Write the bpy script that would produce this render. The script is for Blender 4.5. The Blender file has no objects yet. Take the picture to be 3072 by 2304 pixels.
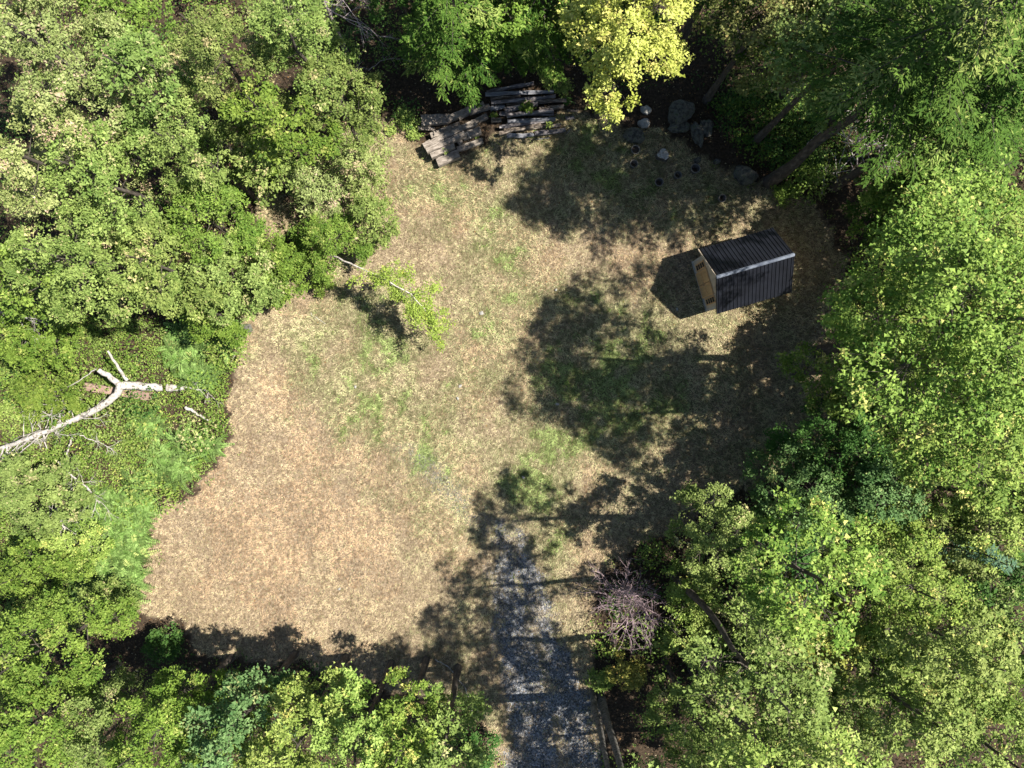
import bpy, math
import numpy as np
from mathutils import Vector

# ------------------------------------------------------------------ camera, sky, sun, exposure
scene = bpy.context.scene
COL = scene.collection
H, F = 34.0, 2130.0                    # drone height (m), focal length in photo pixels (3072 wide)
CX, CY = 1536.0, 1152.0

cam_d = bpy.data.cameras.new('camera')
cam = bpy.data.objects.new('camera', cam_d)
COL.objects.link(cam)
cam.location = (0, 0, H)
cam.rotation_euler = (0, 0, 0)
cam_d.sensor_fit = 'HORIZONTAL'
cam_d.sensor_width = 36.0
cam_d.lens = 36.0 * F / 3072.0
cam_d.clip_end = 3000
scene.camera = cam

SUNV = Vector((0.70, 0.05, 1.0)).normalized()
world = bpy.data.worlds.new('World')
scene.world = world
world.use_nodes = True
wn = world.node_tree.nodes
sky = wn.new('ShaderNodeTexSky')
sky.sky_type = 'NISHITA'
sky.sun_disc = False
sky.dust_density = 0.6
sky.ozone_density = 0.6
sky.air_density = 0.9
sky.sun_elevation = math.asin(SUNV.z)
sky.sun_rotation = math.atan2(SUNV.x, SUNV.y)
world.node_tree.links.new(sky.outputs[0], wn['Background'].inputs['Color'])
wn['Background'].inputs['Strength'].default_value = 0.062

sun_d = bpy.data.lights.new('sun', 'SUN')
sun_d.energy = 5.0
sun_d.angle = math.radians(0.53)
sun_d.color = (1.0, 0.95, 0.87)
sun = bpy.data.objects.new('sun', sun_d)
COL.objects.link(sun)
sun.location = (60, 5, 80)
sun.rotation_euler = SUNV.to_track_quat('Z', 'Y').to_euler()

scene.view_settings.view_transform = 'Standard'
scene.view_settings.look = 'None'
scene.view_settings.gamma = 1.0
scene.view_settings.use_curve_mapping = False
scene.view_settings.exposure = 1.38
scene.cycles.max_bounces = 6
scene.cycles.diffuse_bounces = 3
scene.cycles.transmission_bounces = 4

# ------------------------------------------------------------------ helpers
RNG = np.random.default_rng(7)

def gz(x, y):
    """gentle unevenness of the ground (works on arrays)"""
    return (0.05*np.sin(x*0.55+1.3)*np.cos(y*0.47) + 0.035*np.sin(x*1.3+y*0.9)
            + 0.02*np.cos(x*2.1-y*1.7+0.5))

def W(px, py, h=0.0):
    """where a picture point at height h above the ground stands in the place"""
    k = (H-h)/F
    return (px-CX)*k, (CY-py)*k

def V(px, py, h=0.0):
    x, y = W(px, py, h)
    return np.array([x, y, h + float(gz(x, y))])

def mesh_np(name, verts, faces, mats, tint=None, mat_idx=None, smooth=False):
    """faces: list of int arrays (n,k)"""
    me = bpy.data.meshes.new(name)
    verts = np.ascontiguousarray(verts, dtype=np.float32)
    faces = [np.asarray(f, dtype=np.int32) for f in faces if len(f)]
    me.vertices.add(len(verts))
    me.vertices.foreach_set('co', verts.ravel())
    loops = np.concatenate([f.ravel() for f in faces])
    tot = np.concatenate([np.full(len(f), f.shape[1], np.int32) for f in faces])
    start = np.concatenate([[0], np.cumsum(tot)[:-1]]).astype(np.int32)
    me.loops.add(len(loops))
    me.loops.foreach_set('vertex_index', loops)
    me.polygons.add(len(tot))
    me.polygons.foreach_set('loop_start', start)
    if mat_idx is not None:
        me.polygons.foreach_set('material_index', np.asarray(mat_idx, np.int32))
    me.polygons.foreach_set('use_smooth', np.full(len(tot), smooth, bool))
    if tint is not None:
        a = me.attributes.new('tint', 'FLOAT_COLOR', 'FACE')
        t = np.ones((len(tot), 4), np.float32)
        t[:, :3] = tint
        a.data.foreach_set('color', t.ravel())
    for m in (mats if isinstance(mats, (list, tuple)) else [mats]):
        me.materials.append(m)
    me.update(calc_edges=True)
    return me

def obj(name, me, parent=None, loc=None):
    o = bpy.data.objects.new(name, me)
    COL.objects.link(o)
    if parent is not None:
        o.parent = parent
    if loc is not None:
        o.location = loc
    return o

def tag(o, label=None, cat=None, group=None, kind=None):
    if label: o['label'] = label
    if cat: o['category'] = cat
    if group: o['group'] = group
    if kind: o['kind'] = kind
    return o

def thing(name, label, cat, loc=(0, 0, 0), rotz=0.0, group=None):
    o = bpy.data.objects.new(name, None)
    COL.objects.link(o)
    o.empty_display_size = 0.3
    o.location = loc
    o.rotation_euler = (0, 0, rotz)
    return tag(o, label, cat, group)

class MB:
    """collects polygons (tubes, boxes) of one mesh"""
    def __init__(s):
        s.v, s.q, s.t, s.qm, s.tm, s.n = [], [], [], [], [], 0
    def add(s, v, q=None, t=None, m=0):
        v = np.asarray(v, float)
        if q is not None and len(q):
            s.q.append(np.asarray(q)+s.n); s.qm.append(np.full(len(q), m))
        if t is not None and len(t):
            s.t.append(np.asarray(t)+s.n); s.tm.append(np.full(len(t), m))
        s.v.append(v); s.n += len(v)
    def tube(s, pts, rad, k=6, m=0, cap=True, capm=None, squash=1.0):
        pts = np.asarray(pts, float); rad = np.asarray(rad, float)
        n = len(pts)
        d = np.gradient(pts, axis=0)
        d /= np.linalg.norm(d, axis=1)[:, None]+1e-9
        ref = np.array([0, 0, 1.0]) if abs(d[:, 2]).mean() < 0.8 else np.array([1.0, 0, 0])
        u = np.cross(d, ref); u /= np.linalg.norm(u, axis=1)[:, None]+1e-9
        w = np.cross(u, d)
        a = np.arange(k)*2*math.pi/k
        ring = (np.cos(a)[None, :, None]*u[:, None, :] + np.sin(a)[None, :, None]*w[:, None, :]*squash)
        v = (pts[:, None, :] + ring*rad[:, None, None]).reshape(-1, 3)
        i = np.arange(n-1)[:, None]*k
        j = np.arange(k)[None, :]; j2 = (j+1) % k
        q = np.stack([i+j, i+j2, i+k+j2, i+k+j], -1).reshape(-1, 4)
        base = s.n
        s.add(v, q, m=m)
        if cap:
            cm = m if capm is None else capm
            for e in (0, n-1):
                c = np.vstack([v[e*k:(e+1)*k], pts[e][None]])
                idx = np.arange(k)
                t = np.stack([idx, (idx+1) % k, np.full(k, k)], -1)
                if e == 0: t = t[:, ::-1]
                s.add(c, t=t, m=cm)
    def box(s, c, size, rot=None, m=0, jit=0.0, rng=None):
        x, y, z = np.asarray(size)/2.0
        v = np.array([[-x,-y,-z],[x,-y,-z],[x,y,-z],[-x,y,-z],[-x,-y,z],[x,-y,z],[x,y,z],[-x,y,z]])
        if jit: v = v + rng.normal(0, jit, v.shape)
        if rot is not None: v = v @ np.asarray(rot).T
        v = v + np.asarray(c)
        q = [[0,3,2,1],[4,5,6,7],[0,1,5,4],[1,2,6,5],[2,3,7,6],[3,0,4,7]]
        s.add(v, q, m=m)
    def mesh(s, name, mats, smooth=False, tint=None):
        v = np.concatenate(s.v)
        fs, mi = [], []
        if s.q: fs.append(np.concatenate(s.q)); mi.append(np.concatenate(s.qm))
        if s.t: fs.append(np.concatenate(s.t)); mi.append(np.concatenate(s.tm))
        return mesh_np(name, v, fs, mats, tint=tint, mat_idx=np.concatenate(mi), smooth=smooth)

def unit(a):
    return a/(np.linalg.norm(a, axis=-1, keepdims=True)+1e-9)

def leaf_arrays(pos, axis, nor, L, Wd, fold=0.25):
    """one pointed leaf face each -> verts (3n,3), triangles (n,3)"""
    axis = unit(axis)
    nor = unit(nor - (nor*axis).sum(-1, keepdims=True)*axis)
    side = np.cross(nor, axis)
    L = np.asarray(L)[:, None]; Wd = np.asarray(Wd)[:, None]
    sk = (np.arange(len(pos)) % 7 - 3)[:, None]*0.10
    a = pos + axis*L*(0.16+sk*0.5) - side*Wd*0.55
    b = pos + axis*L*(0.16-sk*0.5) + side*Wd*0.55
    c = pos + axis*L
    v = np.stack([a, b, c], 1).reshape(-1, 3)
    return v, np.arange(len(pos)*3).reshape(-1, 3)

def inpoly(px, py, poly):
    px = np.asarray(px); py = np.asarray(py)
    r = np.zeros(px.shape, bool)
    n = len(poly)
    for i in range(n):
        x1, y1 = poly[i]; x2, y2 = poly[(i+1) % n]
        c = ((y1 > py) != (y2 > py)) & (px < (x2-x1)*(py-y1)/((y2-y1) if y2 != y1 else 1e-9)+x1)
        r ^= c
    return r

def vnoise(x, y, seed=0):
    """smooth value noise 0..1 on arrays"""
    xi = np.floor(x).astype(np.int64); yi = np.floor(y).astype(np.int64)
    fx = x-xi; fy = y-yi
    fx = fx*fx*(3-2*fx); fy = fy*fy*(3-2*fy)
    def hsh(a, b):
        n = (a*374761393 + b*668265263 + seed*1442695041) & 0xffffffff
        n = ((n ^ (n >> 13))*1274126177) & 0xffffffff
        return ((n ^ (n >> 16)) & 0xffff)/65535.0
    return ((hsh(xi, yi)*(1-fx)+hsh(xi+1, yi)*fx)*(1-fy) + (hsh(xi, yi+1)*(1-fx)+hsh(xi+1, yi+1)*fx)*fy)

def fbm(x, y, seed=0, octv=4):
    s = 0; a = 0.5; t = 0
    for o in range(octv):
        s = s + a*vnoise(x*2**o+o*17.3, y*2**o-o*9.1, seed+o); t += a; a *= 0.5
    return s/t

# ------------------------------------------------------------------ materials
def new_mat(name):
    m = bpy.data.materials.new(name)
    m.use_nodes = True
    nt = m.node_tree
    return m, nt, nt.nodes, nt.links, nt.nodes['Principled BSDF']

def noise_node(nt, scale, detail=4, rough=0.6, coord='Object', vec_scale=None):
    tc = nt.nodes.new('ShaderNodeTexCoord')
    n = nt.nodes.new('ShaderNodeTexNoise')
    n.inputs['Scale'].default_value = scale
    n.inputs['Detail'].default_value = detail
    n.inputs['Roughness'].default_value = rough
    if vec_scale:
        mp = nt.nodes.new('ShaderNodeMapping')
        mp.inputs['Scale'].default_value = vec_scale
        nt.links.new(tc.outputs[coord], mp.inputs[0]); nt.links.new(mp.outputs[0], n.inputs['Vector'])
    else:
        nt.links.new(tc.outputs[coord], n.inputs['Vector'])
    return n

def ramp_node(nt, fac, stops):
    r = nt.nodes.new('ShaderNodeValToRGB')
    e = r.color_ramp.elements
    e[0].position, e[0].color = stops[0][0], (*stops[0][1], 1)
    e[1].position, e[1].color = stops[-1][0], (*stops[-1][1], 1)
    for p, c in stops[1:-1]:
        n = e.new(p); n.color = (*c, 1)
    nt.links.new(fac, r.inputs[0])
    return r

def mat_noise(name, stops, scale=6, rough=0.85, bump=0.3, detail=5, vec_scale=None, spec=0.3, bump_dist=0.02):
    m, nt, N, L, b = new_mat(name)
    n = noise_node(nt, scale, detail, 0.65, vec_scale=vec_scale)
    r = ramp_node(nt, n.outputs['Fac'], stops)
    L.new(r.outputs[0], b.inputs['Base Color'])
    b.inputs['Roughness'].default_value = rough
    b.inputs['Specular IOR Level'].default_value = spec
    if bump:
        bp = N.new('ShaderNodeBump')
        bp.inputs['Strength'].default_value = bump
        bp.inputs['Distance'].default_value = bump_dist
        L.new(n.outputs['Fac'], bp.inputs['Height'])
        L.new(bp.outputs[0], b.inputs['Normal'])
    return m

def mat_leaf(name, transl=0.24, rough=0.6, spec=0.12):
    m, nt, N, L, b = new_mat(name)
    at = N.new('ShaderNodeAttribute'); at.attribute_name = 'tint'
    L.new(at.outputs['Color'], b.inputs['Base Color'])
    b.inputs['Roughness'].default_value = rough
    b.inputs['Specular IOR Level'].default_value = spec
    tr = N.new('ShaderNodeBsdfTranslucent')
    hs = N.new('ShaderNodeMix'); hs.data_type = 'RGBA'; hs.blend_type = 'MULTIPLY'
    hs.inputs[0].default_value = 1.0
    L.new(at.outputs['Color'], hs.inputs[6])
    hs.inputs[7].default_value = (1.12, 1.2, 0.6, 1)
    L.new(hs.outputs[2], tr.inputs['Color'])
    mx = N.new('ShaderNodeMixShader')
    mx.inputs[0].default_value = transl
    L.new(b.outputs[0], mx.inputs[1]); L.new(tr.outputs[0], mx.inputs[2])
    L.new(mx.outputs[0], N['Material Output'].inputs['Surface'])
    return m

M = {}
M['leaf'] = mat_leaf('leaf')
M['needle'] = mat_leaf('needle', 0.12, 0.7, 0.05)
M['grass'] = mat_leaf('dry_grass', 0.15, 0.7, 0.15)
M['bark'] = mat_noise('bark', [(0.3, (0.028, 0.023, 0.018)), (0.55, (0.075, 0.062, 0.05)), (0.75, (0.15, 0.13, 0.108))], 9, vec_scale=(1, 1, 0.35), bump=0.6)
M['birch'] = mat_noise('birch_bark', [(0.33, (0.05, 0.04, 0.035)), (0.45, (0.36, 0.32, 0.27)), (0.7, (0.58, 0.54, 0.48))], 7, vec_scale=(1, 1, 2.2), bump=0.3)
M['greybark'] = mat_noise('grey_banded_bark', [(0.36, (0.02, 0.018, 0.015)), (0.46, (0.10, 0.092, 0.08)), (0.6, (0.17, 0.158, 0.14)), (0.72, (0.28, 0.265, 0.24))], 5, vec_scale=(1, 1, 2.5), bump=0.6, detail=8)
M['dead'] = mat_noise('dead_wood', [(0.36, (0.07, 0.055, 0.043)), (0.43, (0.26, 0.235, 0.205)), (0.62, (0.42, 0.395, 0.36))], 9, bump=0.6, detail=7)
M['deadgrey'] = mat_noise('dead_twig', [(0.3, (0.22, 0.175, 0.17)), (0.7, (0.42, 0.355, 0.345))], 5, bump=0.2)
M['pinktwig'] = mat_noise('pinkish_twig', [(0.3, (0.24, 0.165, 0.175)), (0.7, (0.44, 0.335, 0.345))], 5, bump=0.2)
M['twig'] = mat_noise('twig_bark', [(0.3, (0.10, 0.085, 0.065)), (0.7, (0.26, 0.23, 0.19))], 6, bump=0.2)
M['log'] = mat_noise('log_bark', [(0.28, (0.035, 0.03, 0.03)), (0.48, (0.11, 0.098, 0.098)), (0.60, (0.21, 0.19, 0.19)), (0.72, (0.38, 0.35, 0.32))], 6, vec_scale=(0.35, 1.4, 1.4), bump=0.9, bump_dist=0.03)
M['log2'] = mat_noise('log_bark_brown', [(0.30, (0.035, 0.027, 0.022)), (0.48, (0.10, 0.078, 0.06)), (0.60, (0.21, 0.175, 0.14)), (0.72, (0.34, 0.30, 0.25))], 7, vec_scale=(0.4, 1.4, 1.4), bump=0.9, bump_dist=0.03, detail=8)
M['log3'] = mat_noise('log_bark_blue', [(0.30, (0.05, 0.05, 0.056)), (0.5, (0.15, 0.152, 0.165)), (0.7, (0.30, 0.295, 0.30))], 6, vec_scale=(0.25, 1.6, 1.6), bump=0.8, bump_dist=0.02, detail=8)
M['logend'] = mat_noise('log_end', [(0.3, (0.25, 0.18, 0.12)), (0.7, (0.45, 0.36, 0.26))], 9, bump=0.3)
M['board'] = mat_noise('weathered_board', [(0.32, (0.06, 0.047, 0.036)), (0.45, (0.16, 0.135, 0.11)), (0.58, (0.25, 0.215, 0.18)), (0.72, (0.33, 0.29, 0.245))], 7, vec_scale=(0.5, 2.5, 2.5), bump=0.9, detail=8)
M['redlog'] = mat_noise('rotten_beam', [(0.3, (0.14, 0.09, 0.07)), (0.7, (0.33, 0.23, 0.18))], 5, vec_scale=(0.4, 2, 2), bump=0.6)
M['rock'] = mat_noise('boulder_stone', [(0.30, (0.016, 0.015, 0.013)), (0.44, (0.05, 0.048, 0.04)), (0.54, (0.11, 0.105, 0.088)), (0.62, (0.05, 0.065, 0.03)), (0.75, (0.14, 0.14, 0.118))], 5.0, bump=1.0, detail=9, bump_dist=0.06)
M['palerock'] = mat_noise('pale_stone', [(0.3, (0.17, 0.165, 0.145)), (0.7, (0.36, 0.35, 0.32))], 4, bump=0.5)
M['pot'] = mat_noise('pot_plastic', [(0.3, (0.035, 0.032, 0.03)), (0.7, (0.075, 0.07, 0.065))], 8, rough=0.55, bump=0.1)
M['potrim'] = mat_noise('pot_rim_plastic', [(0.3, (0.10, 0.09, 0.075)), (0.7, (0.20, 0.18, 0.155))], 8, rough=0.6, bump=0.1)
M['soil'] = mat_noise('potting_soil', [(0.3, (0.02, 0.015, 0.01)), (0.7, (0.07, 0.05, 0.035))], 20, bump=0.8)
M['roof'] = mat_noise('charcoal_roof_metal', [(0.3, (0.004, 0.0045, 0.007)), (0.7, (0.010, 0.0115, 0.017))], 1.8, rough=0.45, bump=0.0, spec=0.36)
M['ridge'] = mat_noise('ridge_metal_glint', [(0.3, (0.05, 0.06, 0.085)), (0.7, (0.20, 0.225, 0.27))], 2.2, rough=0.3, bump=0.0, spec=0.6)  # bluish-white sun glint of the ridge cap is put into this colour
M['siding'] = mat_noise('beige_siding', [(0.3, (0.40, 0.32, 0.23)), (0.7, (0.52, 0.43, 0.32))], 5, vec_scale=(1, 1, 0.2), bump=0.2)
M['doorwood'] = mat_noise('door_wood', [(0.3, (0.33, 0.20, 0.09)), (0.7, (0.50, 0.33, 0.16))], 6, vec_scale=(2, 2, 0.25), bump=0.25)
M['trimwood'] = mat_noise('trim_wood', [(0.3, (0.42, 0.24, 0.10)), (0.7, (0.58, 0.36, 0.18))], 7, bump=0.15)
M['whitetrim'] = mat_noise('pale_trim', [(0.3, (0.30, 0.28, 0.25)), (0.7, (0.42, 0.40, 0.36))], 4, bump=0.1)
m, nt, N, L, b = new_mat('window_glass')
b.inputs['Base Color'].default_value = (0.02, 0.022, 0.025, 1); b.inputs['Roughness'].default_value = 0.06
b.inputs['Specular IOR Level'].default_value = 0.8
M['glass'] = m
M['metal'] = mat_noise('dark_hardware', [(0.3, (0.03, 0.03, 0.03)), (0.7, (0.07, 0.07, 0.07))], 5, rough=0.4, bump=0.0)

# ------------------------------------------------------------------ ground zones (in photo pixels of the ground)
LAWN = [(1100,330),(1250,420),(1330,500),(1450,430),(1720,330),(1760,350),(2000,400),(2250,540),(2430,620),(2540,780),(2560,1100),
        (2480,1300),(2330,1440),(2150,1500),(2010,1600),(1860,1650),(1770,1800),(1790,1980),(1790,2304),(1830,2700),(1440,2700),
        (1470,2304),(1430,2150),(1250,2080),(900,1990),(620,1980),(560,1860),(395,1810),(440,1650),(462,1530),(590,1480),(690,1320),
        (675,1180),(715,1050),(690,965),(800,900),(880,850),(960,770),(930,640),(960,520),(1030,400)]
ROAD = [(1500,1570),(1550,1585),(1615,1720),(1665,1880),(1735,2010),(1785,2150),(1810,2700),(1540,2700),(1530,2150),(1508,2000),(1480,1800)]
GREEN = [(1270,1340,130,0.75),(1700,1130,140,0.9),(1640,1320,150,0.9),(1600,1450,120,0.9),(1180,1180,190,0.6),(1330,1250,200,0.35),
         (1250,560,90,0.5),(1500,620,120,0.4),(1530,780,70,0.7),(1740,480,170,0.5),(1900,560,200,0.8),(1650,1600,110,0.6),(1450,1150,170,0.35),
         (1150,1150,330,0.75),(1400,620,230,0.65),(1400,900,230,0.55),(1050,1350,200,0.5),(1000,1000,150,0.3),(1850,1150,300,0.8),(1250,1400,90,0.5),(1900,900,200,0.3),(1000,1300,170,0.3),(760,1020,110,0.35)]
TAN = [(700,1400,260,1.0),(600,1700,240,1.0),(1000,1750,260,0.9),(850,1500,240,0.7),(1330,1050,120,0.6),(1330,740,130,0.6),(1900,720,150,0.6)]

def px_of(x, y):
    return x*F/H+CX, CY-y*F/H

def zones(x, y):
    """lawn, gravel, green share at ground points"""
    px, py = px_of(x, y)
    jx = (fbm(x*0.9, y*0.9, 3)-0.5)*70 + (fbm(x*4, y*4, 5)-0.5)*40
    jy = (fbm(x*0.9, y*0.9, 4)-0.5)*70 + (fbm(x*4, y*4, 6)-0.5)*40
    lawn = (inpoly(px+jx, py+jy, LAWN) | ((px-830+jx)**2+((py-652+jy)*0.85)**2 < 58**2)).astype(float)
    road = np.zeros_like(px)
    for k in range(3):
        kx = (fbm(x*1.6, y*1.6, 60+k)-0.5)*120 + (fbm(x*5, y*5, 70+k)-0.5)*60
        road += inpoly(px+jx*0.6+kx, py+jy+kx*0.5, ROAD)/3.0
    mid = 1545+(py-1650)*0.235
    road = road*(1-0.75*np.exp(-((px-mid+jx*0.5)/20.0)**2)*(fbm(x*0.9, y*0.9, 75) > 0.42))
    # thin worn stretch of gravel that runs on up the clearing
    dd = np.abs((px-1310) - (py-1430)*0.95)
    worn = np.clip(1-dd/80, 0, 1)*((py > 1330) & (py < 1620))*0.35
    road = np.maximum(road, worn*(fbm(x*1.5, y*1.5, 9) > 0.48))
    g = np.zeros_like(px)
    for cx, cy, r, a in GREEN:
        g = np.maximum(g, a*np.exp(-((px-cx)**2+(py-cy)**2)/(r*r)))
    g = g*(0.55+0.9*fbm(x*2.2, y*2.2, 13)) + 0.9*(fbm(x*0.5, y*0.5, 11)-0.38) + 1.0*(fbm(x*1.7, y*1.7, 12)-0.5)
    for cx, cy, r, a in TAN:
        g = g - 0.55*a*np.exp(-((px-cx)**2+(py-cy)**2)/(r*r))
    return lawn, road, np.clip(g, 0, 1)

# ground sheet: fine in the middle, running out to the far woods
def grid_axis(half, step, out):
    inner = np.arange(-half, half+step*0.5, step)
    far = half + np.cumsum(step*1.6**np.arange(1, 16))
    far = far[far < out]
    far = np.append(far, out)
    return np.concatenate([-far[::-1], inner, far])
ax = grid_axis(29, 0.26, 700); ay = grid_axis(23, 0.26, 700)
gx, gy = np.meshgrid(ax, ay)
gxf, gyf = gx.ravel(), gy.ravel()
gzf = gz(gxf, gyf)
nx, ny = len(ax), len(ay)
ii = (np.arange(ny-1)[:, None]*nx + np.arange(nx-1)[None, :]).ravel()
gq = np.stack([ii, ii+1, ii+nx+1, ii+nx], -1)
lawn, road, green = zones(gxf, gyf)

m, nt, N, L, b = new_mat('clearing_ground')
at = N.new('ShaderNodeAttribute'); at.attribute_name = 'zone'
sep = N.new('ShaderNodeSeparateColor'); L.new(at.outputs['Color'], sep.inputs[0])
n_f = noise_node(nt, 9.0, 6, 0.7)
n_m = noise_node(nt, 1.3, 5, 0.65)
n_g = noise_node(nt, 26.0, 3, 0.7)
dry = ramp_node(nt, n_f.outputs['Fac'], [(0.34, (0.075, 0.055, 0.036)), (0.5, (0.185, 0.14, 0.092)), (0.66, (0.32, 0.255, 0.172))])
grn = ramp_node(nt, n_f.outputs['Fac'], [(0.34, (0.038, 0.042, 0.015)), (0.5, (0.10, 0.102, 0.042)), (0.66, (0.185, 0.178, 0.085))])
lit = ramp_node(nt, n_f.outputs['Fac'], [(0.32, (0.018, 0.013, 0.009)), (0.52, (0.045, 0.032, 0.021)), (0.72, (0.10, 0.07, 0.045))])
vor = N.new('ShaderNodeTexVoronoi'); vor.inputs['Scale'].default_value = 16.0
tc = N.new('ShaderNodeTexCoord'); L.new(tc.outputs['Object'], vor.inputs['Vector'])
sepv = N.new('ShaderNodeSeparateColor'); L.new(vor.outputs['Color'], sepv.inputs[0])
grv = ramp_node(nt, sepv.outputs[0], [(0.0, (0.032, 0.034, 0.038)), (0.5, (0.11, 0.114, 0.122)), (1.0, (0.30, 0.305, 0.315))])
def mixc(f, a, b2):
    mx = N.new('ShaderNodeMix'); mx.data_type = 'RGBA'
    L.new(f, mx.inputs[0]); L.new(a, mx.inputs[6]); L.new(b2, mx.inputs[7])
    return mx.outputs[2]
c1 = mixc(sep.outputs[2], dry.outputs[0], grn.outputs[0])
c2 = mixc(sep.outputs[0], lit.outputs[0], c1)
c3 = mixc(sep.outputs[1], c2, grv.outputs[0])
L.new(c3, b.inputs['Base Color'])
b.inputs['Roughness'].default_value = 0.95
b.inputs['Specular IOR Level'].default_value = 0.1
ad = N.new('ShaderNodeMath'); ad.operation = 'ADD'
L.new(n_f.outputs['Fac'], ad.inputs[0]); L.new(n_g.outputs['Fac'], ad.inputs[1])
bp = N.new('ShaderNodeBump'); bp.inputs['Strength'].default_value = 0.8; bp.inputs['Distance'].default_value = 0.05
L.new(ad.outputs[0], bp.inputs['Height']); L.new(bp.outputs[0], b.inputs['Normal'])
M['ground'] = m
gme = mesh_np('ground', np.stack([gxf, gyf, gzf], -1), [gq], M['ground'], smooth=True)
za = gme.attributes.new('zone', 'FLOAT_COLOR', 'POINT')
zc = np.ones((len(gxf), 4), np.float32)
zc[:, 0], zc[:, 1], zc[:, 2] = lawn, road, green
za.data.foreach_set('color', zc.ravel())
tag(obj('ground', gme), 'dry mown clearing in the woods running out into forest floor', 'ground', kind='structure')

# dry grass: short leaning blades over the whole clearing
def scatter(n, x0, x1, y0, y1, rng):
    return rng.uniform(x0, x1, n), rng.uniform(y0, y1, n)

def build_grass():
    rng = np.random.default_rng(21)
    x, y = scatter(1150000, -20, 18, -21, 14, rng)
    lw, rd, gr = zones(x, y)
    dens = np.clip(fbm(x*1.1, y*1.1, 31)*0.8+0.25-1.6*np.clip(fbm(x*0.8+7, y*0.8, 38)-0.60, 0, 1), 0.05, 1)
    keep = (lw > 0.5) & (rng.random(len(x)) < dens) & (rng.random(len(x)) > rd*0.86)
    x, y, gr = x[keep], y[keep], gr[keep]
    n = len(x)
    az = rng.uniform(0, 2*math.pi, n) + 0
    az = az*0.6 + 6*fbm(x*0.8, y*0.8, 33)
    tilt = np.radians(rng.uniform(30, 82, n))
    tuft = fbm(x*7, y*7, 35, 3)
    big = fbm(x*0.7, y*0.7, 36, 4)
    ln = rng.uniform(0.06, 0.16, n)*(0.8+0.5*gr)*(0.6+0.9*tuft)
    wd = rng.uniform(0.014, 0.032, n)
    d = np.stack([np.cos(az)*np.sin(tilt), np.sin(az)*np.sin(tilt), np.cos(tilt)], -1)
    s = np.stack([-np.sin(az), np.cos(az), np.zeros(n)], -1)
    p = np.stack([x, y, gz(x, y)+0.004], -1)
    v = np.stack([p-s*wd[:, None]/2, p+s*wd[:, None]/2, p+d*ln[:, None]], 1).reshape(-1, 3)
    t = np.arange(n*3).reshape(-1, 3)
    isg = rng.random(n) < gr*0.9+0.10
    r = np.clip(rng.random(n)*0.55 + (tuft-0.5)*2.2+0.25 + (big-0.5)*0.7, 0, 1)[:, None]
    tan = np.array([0.20, 0.148, 0.094])*(1-r)+np.array([0.56, 0.45, 0.305])*r
    pink = (fbm(x*0.45, y*0.45, 37) > 0.52)[:, None]
    px, py = px_of(x, y)
    red = np.clip(sum(a_*np.exp(-((px-cx_)**2+(py-cy_)**2)/(r_*r_)) for cx_, cy_, r_, a_ in TAN), 0, 1)[:, None]
    tan = np.where(pink, tan*np.array([1.0, 0.95, 0.86]), tan*np.array([0.96, 1.0, 0.92]))*(1-red*np.array([0.0, 0.07, 0.06]))
    gre = np.array([0.13, 0.136, 0.055])*(1-r)+np.array([0.45, 0.44, 0.23])*r
    lush = (gr > 0.78)[:, None]
    gre = np.where(lush, gre*np.array([0.76, 0.95, 0.66]), gre)
    col = np.where(isg[:, None], gre, tan)
    o = obj('grass', mesh_np('grass', v, [t], M['grass'], tint=col))
    tag(o, 'short dry tan and green grass over the clearing', 'grass', kind='stuff')
build_grass()

def build_gravel():
    rng = np.random.default_rng(22)
    x, y = scatter(60000, -4.5, 6, -21, -2.5, rng)
    lw, rd, gr = zones(x, y)
    k = rng.random(len(x)) < rd*0.9
    x, y = x[k][:16000], y[k][:16000]
    n = len(x)
    oc = np.array([[1,0,0],[0,1,0],[-1,0,0],[0,-1,0],[0,0,1.0]])
    sz = rng.uniform(0.012, 0.035, n)
    a = rng.uniform(0, 6.28, n)
    ca, sa = np.cos(a), np.sin(a)
    st = rng.uniform(0.6, 1.3, (n, 5))[:, :, None]*oc[None]
    vx = st[:, :, 0]*ca[:, None]-st[:, :, 1]*sa[:, None]*0.7
    vy = st[:, :, 0]*sa[:, None]+st[:, :, 1]*ca[:, None]*0.7
    v = np.stack([vx, vy, st[:, :, 2]*0.8], -1)*sz[:, None, None]
    v += np.stack([x, y, gz(x, y)+0.003], -1)[:, None, :]
    b0 = np.arange(n)[:, None, None]*5
    t = (b0 + np.array([[0,1,4],[1,2,4],[2,3,4],[3,0,4]])[None]).reshape(-1, 3)
    g = rng.uniform(0.05, 0.26, n)
    col = np.stack([g*0.93, g*0.98, g*1.07], -1)
    o = obj('gravel', mesh_np('gravel', v.reshape(-1, 3), [t], M['grass'], tint=np.repeat(col, 4, 0)))
    tag(o, 'loose blue-grey gravel of the driveway', 'gravel', kind='stuff')
build_gravel()

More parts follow.
